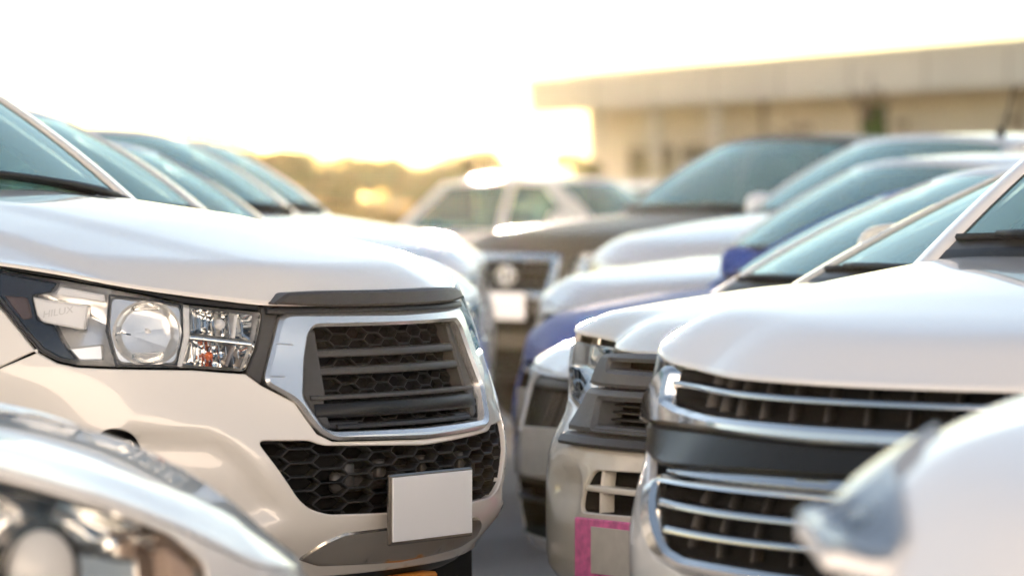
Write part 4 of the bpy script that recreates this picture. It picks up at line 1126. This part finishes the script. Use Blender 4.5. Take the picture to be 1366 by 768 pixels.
def make_car(name, sp, shell, loc, rotdeg, label, paint, F, cat='car', group=GROUP, wip=True, mir=True, antenna=False, glass=None):
    if glass: sp['glass'] = glass
    c = Car(name, sp, shell, loc, math.radians(rotdeg), label, cat, group, paint)
    sh, L = c.sh, c.lift
    head = rnd(F['head'], .015); gr = rnd(mirror_poly(F['grille']), .02); lo = rnd(mirror_poly(F['lower']), .03)
    sf = sh.s_of_x(sp['xf'])-sp['arch']*.98
    seam = [(sf, sp['zbot']+.25), (sf-.01, float(sh.ztop(sf-.01))-.004)]
    sur = F.get('surround', 0)
    gh_ = gr
    if sur:
        g0 = np.array(F['grille']); cen = np.array([0, g0[:, 1].mean()])
        big = [(p[0]+(sur if p[0] > .01 else 0), p[1]+math.copysign(sur*.8, p[1]-cen[1])) for p in F['grille']]
        top_lim = float(sh.ztop(.2))-.006
        big = [(a, min(b, top_lim)) for a, b in big]
        gh_ = rnd(mirror_poly(big), .03)
    c.body([head, flip(head), gh_, lo]+[p for p in F.get('holes', [])], seam)
    c.hood(); c.cabin(); c.wheels()
    if mir: c.mirrors()
    if wip: c.wipers()
    for sg in (1, -1): c.headlight(F['head'], sg, F.get('smoke', False), F.get('lamp'), F.get('lr', .05), F.get('dark'), marker=F.get('marker'))
    if sur: c.P('grille_surround', gh_, [gr], m=F.get('sur_mat', CHROME), off=.012, lip=.03, edge=.006)
    c.opening('grille_back', gr)
    ghalf = max(p[0] for p in F['grille']); lhalf = max(p[0] for p in F['lower'])
    def width_at(poly, z):
        w = 0
        for i in range(len(poly)-1):
            (a, b), (a2, b2) = poly[i], poly[i+1]
            if min(b, b2) <= z <= max(b, b2) and b != b2: w = max(w, a+(a2-a)*(z-b)/(b2-b))
        return w or max(p[0] for p in poly)
    for z in F['slats']:
        w = width_at(F['grille'], z); slat('grille_bar', L, -w, w, fn_const(z), F.get('slat_h', .016), -.006, -.05, (CHROME, GREY_PL, GLOSS_BLACK)[F['slat_mat']], c.root)
    mb = MB()
    zs = [p[1] for p in F['grille']]
    for s in np.arange(-ghalf+.05, ghalf-.02, .07): bar_on(mb, L, (s, min(zs)), (s, max(zs)), .008, -.03, -.06, 3)
    mb.done('grille_mesh', BLACK_SOFT, c.root)
    c.opening('lower_grille_back', lo)
    for z in F['lslats']:
        w = width_at(F['lower'], z); slat('lower_grille_bar', L, -w, w, fn_const(z), .014, -.012, -.05, BLACK_SOFT if not F.get('lchrome') else CHROME, c.root)
    if F.get('plate'):
        y, z = F['plate']; x = float(L(np.array([0.]), np.array([z]))[0, 0])+.014
        mb = MB(); mb.box((x, y, z), (.012, .345, .155), None, .003); p = mb.done('license_plate', F.get('plate_mat', PLATE_G), c.root, False)
        mb = MB(); mb.box((x-.011, y, z), (.02, .20, .08), None, .003); mb.done('plate_bracket', BLACK, p, False)
    if antenna:
        g = sp['gh']; b = Vector((g['xb']-.12, antenna, float(c.rail(g['xb']-.12))+g['crown']*.8)); mb = MB()
        mb.tube([b, b+Vector((-.01, 0, .03)), b+Vector((-.03, 0, .05)), b+Vector((-.10, 0, .26))], [.028, .02, .008, .005], 8); mb.done('antenna', BLACK, c.root)
    return c

def colorado():
    sp = base_spec('pickup', res=.035, hood_res=.035, zbot=.42, zsill=.44, xcowl=-1.26, hoodz=[(-.05, 1.01), (-.10, 1.045), (-.2, 1.085), (-.35, 1.12), (-.6, 1.16), (-.9, 1.20), (-1.2, 1.235), (-1.5, 1.25)], zbelt=1.14, roll=.17, crown=.03, crease=None, gh=dict(xa=-1.28, za=1.215, xb=-2.05, zb=1.73, zc=1.71))
    c = Car('pickup_truck', sp, COLO_SHELL, COLO['loc'], COLO['rot'], 'white pickup with wide two-tier grille split by a chrome band and gloss black bar', 'pickup truck', GROUP, PAINT_WHITE)
    L = c.lift; sh = c.sh
    up = [(0, .998), (.6, 1.003), (.745, 1.008), (.735, .950), (.65, .938), (.44, .930), (.1, .927), (0, .927)]
    band = [(0, .927), (.1, .927), (.44, .930), (.65, .937), (.735, .949), (.747, 1.007), (.775, 1.016), (.857, .956), (.885, .897), (.43, .904), (.09, .897), (0, .897)]
    low = [(0, .803), (.57, .803), (.50, .742), (.418, .684), (.36, .671), (0, .660)]
    frame_o = [(0, .809), (.585, .812), (.625, .79), (.55, .72), (.475, .666), (.38, .646), (0, .628)]
    head = [(1.12, 1.062), (.95, 1.045), (.835, 1.022), (.885, .955), (.98, .93), (1.08, .965), (1.14, 1.02)]
    half = [(0, .624), (.382, .642), (.479, .662), (.553, .716), (.63, .79), (.76, .828), (.888, .885), (.890, .950), (.98, .926), (1.082, .962), (1.143, 1.02), (1.146, float(sh.ztop(1.146))-.004)]
    sf = sh.s_of_x(sp['xf'])-sp['arch']*.98
    half += [(s, float(sh.ztop(s))-.004) for s in np.linspace(1.16, sf-.01, 4)]+[(sf, .70), (sf, .47), (sf-.06, .42)]+[(s, .40) for s in np.linspace(sf-.15, 0, 14)]
    fog = rnd([(.66, .62), (.82, .66), (.86, .60), (.82, .54), (.68, .53)], .03)
    c.P('front_bumper', mirror_poly(half), [fog, flip(fog)], gap=.0015)
    body_rest(c, [(sf, float(sh.ztop(sf))-.02), (sf, .70), (sf, .48)])
    c.hood(); c.cabin(); c.wheels(); c.mirrors(); c.wipers()
    upp, lowp = rnd(mirror_poly(up), .012), rnd(mirror_poly(low), .015)
    c.P('grille_surround', rnd(mirror_poly(band), .010), [], m=CHROME, off=.020, lip=.04, edge=.009)
    c.P('lower_surround', rnd(mirror_poly(frame_o), .014), [lowp], m=CHROME, off=.012, lip=.04, edge=.010)
    c.P('bumper_bar', rnd(mirror_poly([(0, .896), (.43, .903), (.885, .895), (.80, .838), (.62, .826), (.25, .837), (0, .840)]), .008), [], m=SEMI_BLACK, off=.008, lip=.03, edge=.008)
    c.P('bumper_strip', rnd(mirror_poly([(0, .837), (.25, .834), (.57, .823), (.56, .817), (.25, .815), (0, .813)]), .004), [], m=SATIN, off=.004, lip=.03, edge=.004)
    c.opening('grille_back', upp); c.opening('lower_grille_back', lowp)
    slat('grille_bar', L, -.735, .735, lambda s: .973+.005*(abs(s)/.57)**2, .010, .004, -.04, SATIN, c.root, n=41)
    for z0, w in ((.757, .51), (.712, .45)): slat('lower_grille_bar', L, -w, w, lambda s, z0=z0: z0+.008*(abs(s)/.5)**2, .013, .002, -.04, SATIN, c.root, n=31)
    for nm, a, b, w in (('grille_fin', .93, 1.0, .64), ('lower_grille_fin', .672, .80, .42)):
        for s in np.arange(-w, w+.01, .105):
            mb = MB(); bar_on(mb, L, (s, a), (s, b), .006, -.038, -.07, 3); mb.done(nm, BLACK_SOFT, c.root)
    for sg in (1, -1):
        c.headlight(head, sg, True, (.80, .985), .035)
        f = (lambda p: p) if sg > 0 else flip
        mb = MB(); D = np.array(f(fog)); D = np.vstack([D, D[:1]]); cc = D[:-1].mean(0)
        mb.grid(np.array([L(*(cc+(D-cc)*t).T, o) for t, o in ((1.0, -.004), (.98, -.03), (.6, -.05), (.02, -.05))])); mb.done('fog_lamp', BLACK, c.root)
    mb = MB(); mb.box((.028, 0, .51), (.012, .345, .155), None, .003); p = mb.done('license_plate', PLATE_G, c.root, False)
    mb = MB(); mb.box((.012, 0, .51), (.03, .2, .08), None, .003); mb.done('plate_bracket', BLACK, p, False)
    return c

def dmax():
    sp = base_spec('pickup', res=.035, hood_res=.045, zbot=.34, zsill=.38, arch=.40, wheel=.345, xf=-.90, xcowl=-1.22, hoodz=[(-.10, .955), (-.16, 1.0), (-.25, 1.025), (-.45, 1.06), (-.7, 1.09), (-1.0, 1.12), (-1.3, 1.14)], zbelt=1.06, roll=.14, crown=.03, crease=None, gh=dict(xa=-1.22, za=1.105, xb=-2.35, zb=1.56, yb=.62, yc=.6, zc=1.56, zd=1.08))
    sh_ = dict(DMAX_SHELL); sh_['recess'] = [([(.30, .668), (.50, .66), (.53, .60), (.50, .548), (.29, .54)], .022, .03)]
    c = Car('pickup_truck', sp, sh_, DMAX['loc'], DMAX['rot'], 'old cream white pickup with weathered grey plastic grille and pink framed plate', 'pickup truck', GROUP, PAINT_CREAM)
    L = c.lift; sh = c.sh; sf = sh.s_of_x(sp['xf'])-sp['arch']*.98
    head = [(.955, .968), (.72, .958), (.43, .950), (.455, .87), (.475, .80), (.67, .79), (.88, .82), (.965, .89)]
    bop = rnd(mirror_poly([(0, .662), (.235, .656), (.275, .606), (.290, .550), (0, .556)]), .02)
    half = [(0, .714), (.435, .712), (.462, .74), (.472, .795), (.67, .784), (.88, .813), (.966, .885), (.967, float(sh.ztop(.967))-.004)]
    half += [(s, float(sh.ztop(s))-.004) for s in np.linspace(.985, sf-.01, 3)]+[(sf, .70), (sf, .42), (sf-.06, .34)]+[(s, .30) for s in np.linspace(sf-.15, 0, 14)]
    c.P('front_bumper', mirror_poly(half), [bop], gap=.0015)
    body_rest(c, [(sf, float(sh.ztop(sf))-.02), (sf, .65), (sf, .42)])
    c.hood(); c.cabin(); c.wheels(); c.mirrors(); c.wipers()
    slot = rnd(mirror_poly([(0, .934), (.272, .932), (.260, .912), (0, .912)]), .006)
    c.P('upper_grille', rnd(mirror_poly([(0, .956), (.13, .955), (.350, .948), (.378, .914), (.412, .866), (0, .868)]), .014), [slot], m=GREY_DMAX, off=.046, lip=.07, edge=.010, res=.03)
    op = rnd(mirror_poly([(0, .836), (.285, .832), (.262, .770), (0, .768)]), .014)
    c.P('lower_grille', rnd(mirror_poly([(0, .862), (.43, .858), (.452, .80), (.432, .752), (0, .752)]), .014), [op], m=GREY_DMAX, off=.050, lip=.08, edge=.012, res=.03)
    c.P('grille_base', rnd(mirror_poly([(0, .750), (.43, .748), (.455, .742), (.438, .716), (0, .716)]), .008), [], m=TRIM_DK, off=.040, lip=.07, edge=.008)
    c.opening('grille_back', rnd(mirror_poly([(0, .95), (.34, .945), (.40, .78), (0, .76)]), .01), .10)
    mb = MB()
    for k in range(3):
        z = .784+k*.018; bar_on(mb, L, (-.27, z), (.27, z), .006, .0, -.03, 12)
    mb.done('grille_mesh', BLACK_SOFT, c.root)
    c.opening('bumper_back', bop)
    slat('bumper_bar', L, -.44, .44, fn_const(.611), .016, -.004, -.05, c.paint, c.root)
    for s in (-.21, 0, .21):
        mb = MB(); bar_on(mb, L, (s, .548), (s, .66), .013, -.010, -.05, 4); mb.done('bumper_rib', c.paint, c.root)
    for sg in (1, -1): c.headlight(head, sg, False, (.72, .87), .05)
    # plate with a pink frame
    x = float(L(np.array([0.]), np.array([.46]))[0, 0]); y0 = -.085
    mb = MB(); mb.box((x+.010, y0, .459), (.012, .36, .160), None, .003); p = mb.done('plate_frame', PINK, c.root, False)
    mb = MB(); mb.box((x+.018, y0+.02, .461), (.004, .255, .118), None, .001); mb.done('license_plate', PLATE_G, p, False)
    mb = MB(); mb.box((x-.004, y0, .46), (.03, .2, .08), None, .003); mb.done('plate_bracket', BLACK, p, False)
    mb = MB(); s = np.linspace(-.6, .6, 21); mb.grid(np.array([L(s, np.full(21, z), o) for z, o in ((.318, -.02), (.28, -.02), (.27, -.10))])); mb.done('chin_spoiler', BLACK, c.root)
    return c

def old_hilux():
    sh = dict(PICK_SHELL); sh['top'] = ((0, 1.055), (.4, 1.06), (.6, 1.07), (.9, 1.09), (1.2, 1.11), (1.6, 1.14), (2.0, 1.17), (9, 1.17))
    sp = base_spec('pickup', hoodz=[(-.04, 1.055), (-.12, 1.11), (-.25, 1.145), (-.5, 1.18), (-.8, 1.21), (-1.1, 1.24), (-1.4, 1.265), (-1.7, 1.28)], black_mirrors=True, xcowl=-1.58, xdoor=-1.75, gh=dict(xa=-1.63, za=1.255, xb=-2.35, zb=1.68, zc=1.67))
    F = dict(head=[(.88, 1.06), (.60, 1.045), (.49, 1.04), (.47, .91), (.60, .885), (.84, .91), (.90, .98)], lamp=(.64, .97), lr=.055,
        grille=[(0, 1.0), (.34, 1.0), (.36, .98), (.33, .83), (0, .825)], slats=(.95, .88), slat_mat=2, surround=.055,
        lower=[(0, .69), (.48, .69), (.42, .60), (0, .595)], lslats=(.64,), plate=(.06, .745), plate_mat=PLATE_W)
    c = make_car('pickup_truck', sp, sh, (-.07, 21.3), 180+40, 'bronze grey pickup with big chrome framed grille and oval emblem', PAINT_DARK, F, 'pickup truck')
    x = float(c.lift(np.array([0.]), np.array([.915]))[0, 0])+.004; e = MB()
    for (rx, rz, cz) in ((.080, .052, 0), (.030, .050, 0), (.052, .020, .024)):
        q = np.linspace(0, 2*math.pi, 25); e.tube([(x, rx*math.cos(a), .915+cz+rz*math.sin(a)) for a in q], .008, 6)
    e.done('emblem', CHROME, c.root)
    return c

# ---------------------------------------------------------------- put everything in place
setting(); warehouse(); bounce_building(); vegetation()
hero(); colorado(); dmax()

# left row, behind the cream pickup
lp = base_spec('pickup', glass=GLASS_B)
l2 = make_car('pickup_truck', lp, PICK_SHELL, (-.30, 11.15), -35, 'white pickup parked directly behind the cream white pickup', PAINT_WHITE, PICK_FRONT, 'pickup truck')
def again(src, name, loc, rotdeg, label, paint=None, old=None, cat=None):
    r = copy_tree(src.root, None, paint, old); r.location = (loc[0], loc[1], 0); r.rotation_euler = (0, 0, math.radians(rotdeg)); r['label'] = label
    if cat: r['category'] = cat
    return r
again(l2, 'pickup_truck', (-.27, 13.55), -35, 'silver pickup parked between two white pickups in the row of the cream pickup', PAINT_SILVER, PAINT_WHITE).scale = (.95, .95, .95)
again(l2, 'pickup_truck', (-.30, 15.95), -35, 'white pickup just beyond the silver pickup in the same row')
again(l2, 'pickup_truck', (-.30, 18.35), -36, 'white pickup last in the cream pickup row, towards the hedgerow')

# foreground left
f0 = dict(COMP_FRONT); f0.update(head=[(1.40, .998), (1.1, .972), (.9, .942), (.7, .886), (.56, .838), (.48, .79), (.47, .69), (.62, .62), (.95, .70), (1.22, .86)], lamp=(.80, .80), lr=.06, dark=[(1.37, .99), (1.12, .965), (1.0, .925), (1.02, .80), (1.20, .875)],
    marker=([(.56, .82), (.50, .785), (.49, .70), (.56, .68)], mat('pale_amber', (.75, .55, .42), .3, coat=.5)), grille=[(0, .70), (.36, .70), (.40, .66), (.34, .58), (0, .57)], slats=(.66, .62))
sh0 = dict(COMP_SHELL); sh0['top'] = ((0, .74), (.3, .775), (.5, .84), (.7, .905), (.9, .96), (1.1, .99), (1.35, 1.01), (1.7, 1.03), (2.2, 1.04), (9, 1.04)); sh0['front'] = ((.18, .10), (.26, .03), (.36, 0), (.5, 0), (.6, .01), (.7, .03), (.8, .055), (.9, .08), (1.0, .12), (1.1, .18)); sh0['side'] = tuple((z+.06, i) for z, i in COMP_SHELL['side'])
sp0 = base_spec('compact', res=.045, zbelt=1.04, xcowl=-1.30, hoodz=[(-.05, .75), (-.1, .80), (-.2, .865), (-.35, .93), (-.5, .97), (-.8, 1.02), (-1.1, 1.05), (-1.4, 1.07)], crown=.02, roll=.10, crease=[(.45, -.05, .10, .005)], gh=dict(xa=-1.36, za=1.07, xb=-2.2, zb=1.50, zc=1.49, zd=1.05))
make_car('hatchback', sp0, sh0, (-.30, 6.10), 4, 'white hatchback with a large pale headlight in front of the cream pickup', PAINT_WHITE, f0)

# foreground right
shr = dict(PICK_SHELL); shr.update(b=.85, n=2.0, a=.9); shr['front'] = tuple((z-.06, i) for z, i in PICK_SHELL['front']); shr['top'] = ((0, .86), (.4, .875), (.6, .90), (.9, .95), (1.2, 1.0), (1.6, 1.05), (2.0, 1.12), (9, 1.12))
spr = base_spec('pickup', res=.045, zbelt=1.12, hoodz=[(-.04, .87), (-.12, .93), (-.25, .985), (-.5, 1.058), (-.8, 1.115), (-1.1, 1.16), (-1.4, 1.19)], roll=.18, crown=.05, gh=dict(za=1.18))
fr = dict(PICK_FRONT); fr.update(head=[(1.25, .988), (.95, .945), (.70, .902), (.47, .865), (.45, .80), (.56, .735), (.86, .79), (1.14, .91)], lamp=(.74, .835), dark=[(.66, .875), (.50, .855), (.50, .80), (.64, .785)],
    grille=[(0, .825), (.36, .825), (.38, .80), (.32, .69), (0, .685)], slats=(.79, .755, .72), plate=(.0, .63))
r0 = make_car('pickup_truck', spr, shr, (.60, 4.05), 180+43, 'white pickup with pale headlight in front of the chrome banded white pickup', PAINT_WHITE, fr, 'pickup truck')

for sg in (1, -1):                         # lamps swept far back over the wings
    f = (lambda p: p) if sg > 0 else (lambda p: [(x, -y) for x, y in p][::-1])
    h0 = panel('swept_headlight', f(rnd([(-.12, .46), (-.24, .62), (-.48, .735), (-.68, .77), (-.62, .71), (-.42, .615), (-.22, .42)], .02)), [], r0.hood_lift, FROST, r0.root, res=.04, lip=.02, off=.004, edge=.003)
    panel('lens', f(rnd([(-.12, .46), (-.24, .62), (-.48, .735), (-.68, .77), (-.62, .71), (-.42, .615), (-.22, .42)], .02)), [], r0.hood_lift, LENS, h0, res=.04, lip=.008, off=.014, edge=.003)
    panel('dark_bezel', f(rnd([(-.21, .52), (-.25, .58), (-.35, .63), (-.33, .56)], .015)), [], r0.hood_lift, GLOSS_BLACK, h0, res=.03, lip=.006, off=.008, edge=.002)

# right row, further back
sh3 = dict(COMP_SHELL); sh3['top'] = ((0, .785), (.35, .79), (.6, .80), (.85, .825), (1.1, .86), (1.4, .90), (1.8, .95), (2.2, .97), (9, .97))
sp3 = base_spec('compact', zbelt=.97, hoodz=[(-.04, .785), (-.12, .825), (-.25, .86), (-.5, .90), (-.8, .945), (-1.1, .99), (-1.4, 1.03)], crown=.06, xcowl=-1.28, gh=dict(xa=-1.32, za=1.03, xb=-2.2, zb=1.42, zc=1.40, zd=1.0))
f3 = dict(COMP_FRONT); f3.update(grille=[(0, .775), (.46, .775), (.52, .74), (.44, .60), (0, .595)], slats=(.755,), slat_mat=1, slat_h=.03, lower=[(0, .46), (.52, .46), (.56, .40), (.50, .28), (0, .27)], head=[(1.08, .845), (.95, .83), (.66, .79), (.56, .77), (.60, .715), (.74, .69), (.94, .73), (1.06, .79)], smoke=True)
c3 = make_car('hatchback', sp3, sh3, (.14, 11.75), 180+37, 'white hatchback with gaping black grille behind the pink plated pickup', PAINT_WHITE, f3)
sh4 = dict(COMP_SHELL)
sp4 = base_spec('compact', folded=False, xcowl=-1.42, gh=dict(xa=-1.47, za=.99, xb=-2.25, zb=1.36, zc=1.35, zd=.98))
f4 = dict(COMP_FRONT); f4.update(grille=[(0, .725), (.44, .72), (.50, .68), (.42, .56), (0, .555)], slats=(.69,), slat_mat=0, slat_h=.03)
make_car('hatchback', sp4, sh4, (.13, 14.15), 180+37, 'blue hatchback with a chrome grille bar and blue door mirrors', PAINT_BLUE, f4)
sh5 = dict(COMP_SHELL); sh5['top'] = ((0, .86), (.35, .866), (.6, .89), (.85, .925), (1.1, .96), (1.4, .99), (1.8, 1.01), (2.2, 1.02), (9, 1.02)); sh5['front'] = tuple((z+.08, i) for z, i in COMP_SHELL['front']); sh5['side'] = tuple((z+.06, i) for z, i in COMP_SHELL['side'])
sp5 = base_spec('compact', zbelt=1.02, zbot=.28, zsill=.28, hoodz=[(-.04, .86), (-.12, .92), (-.25, .965), (-.5, 1.01), (-.8, 1.045), (-1.1, 1.075), (-1.4, 1.095), (-1.7, 1.11)], xcowl=-1.52, gh=dict(xa=-1.57, za=1.07, xb=-2.3, zb=1.50, zc=1.50, zd=1.04))
f5 = {k: ([(s, z+.10) for s, z in v] if k in ('head', 'grille', 'lower') else v) for k, v in COMP_FRONT.items()}
f5.update(head=[(1.04, .935), (.90, .92), (.60, .865), (.47, .835), (.49, .75), (.66, .70), (.90, .77), (1.02, .85)], lamp=(.76, .80), slats=(.79, .755), lslats=(.55, .49), marker=([(.62, .845), (.54, .825), (.55, .785), (.63, .80)], REDMARK), dark=[(.88, .90), (.66, .865), (.64, .80), (.86, .83)])
make_car('minivan', sp5, sh5, (.20, 16.55), 180+37, 'white tall car with a red mark inside its headlight behind the blue hatchback', PAINT_WHITE, f5)
make_car('pickup_truck', base_spec('pickup', folded=False, gh=dict(za=1.24, xb=-2.14, zb=1.65, zc=1.65, crown=.045)), PICK_SHELL, (.60, 19.0), 180+37, 'white pickup with a black roof antenna beside the bronze grey pickup', PAINT_WHITE, PICK_FRONT, 'pickup truck', antenna=.35)
old_hilux()

# far end
spf = base_spec('compact', zbelt=1.02, gh=dict(za=1.03, zb=1.545, zc=1.53, zd=1.03, xm=-2.35, xb=-1.85, xc=-3.3, xd=-3.8))
shf = dict(COMP_SHELL); shf['top'] = sh5['top']
cf = make_car('hatchback', spf, shf, (2.2, 38.5), -38, 'white hatchback with see-through side windows standing alone beyond the bronze grey pickup', PAINT_WHITE, COMP_FRONT, glass=GLASS)
again(cf, 'hatchback', (3.7, 52), -38, 'distant white hatchback mostly hidden behind the bronze grey pickup')
print('script seconds', round(time.time()-T0, 1))

def haze():
    m = bpy.data.materials.new('hazy_air'); m.use_nodes = True; nt = m.node_tree; nt.nodes.clear()
    o = nt.nodes.new('ShaderNodeOutputMaterial'); v = nt.nodes.new('ShaderNodeVolumePrincipled')
    v.inputs['Color'].default_value = (1, .86, .50, 1); v.inputs['Density'].default_value = HAZE_DENSITY; v.inputs['Anisotropy'].default_value = HAZE_G
    nt.links.new(v.outputs[0], o.inputs['Volume'])
    mb = MB(); mb.box((0, 0, 4.6), (2*905, 2*905, 11.2)); h = mb.done('haze', m, None, False); tag(h, kind='stuff')
haze()
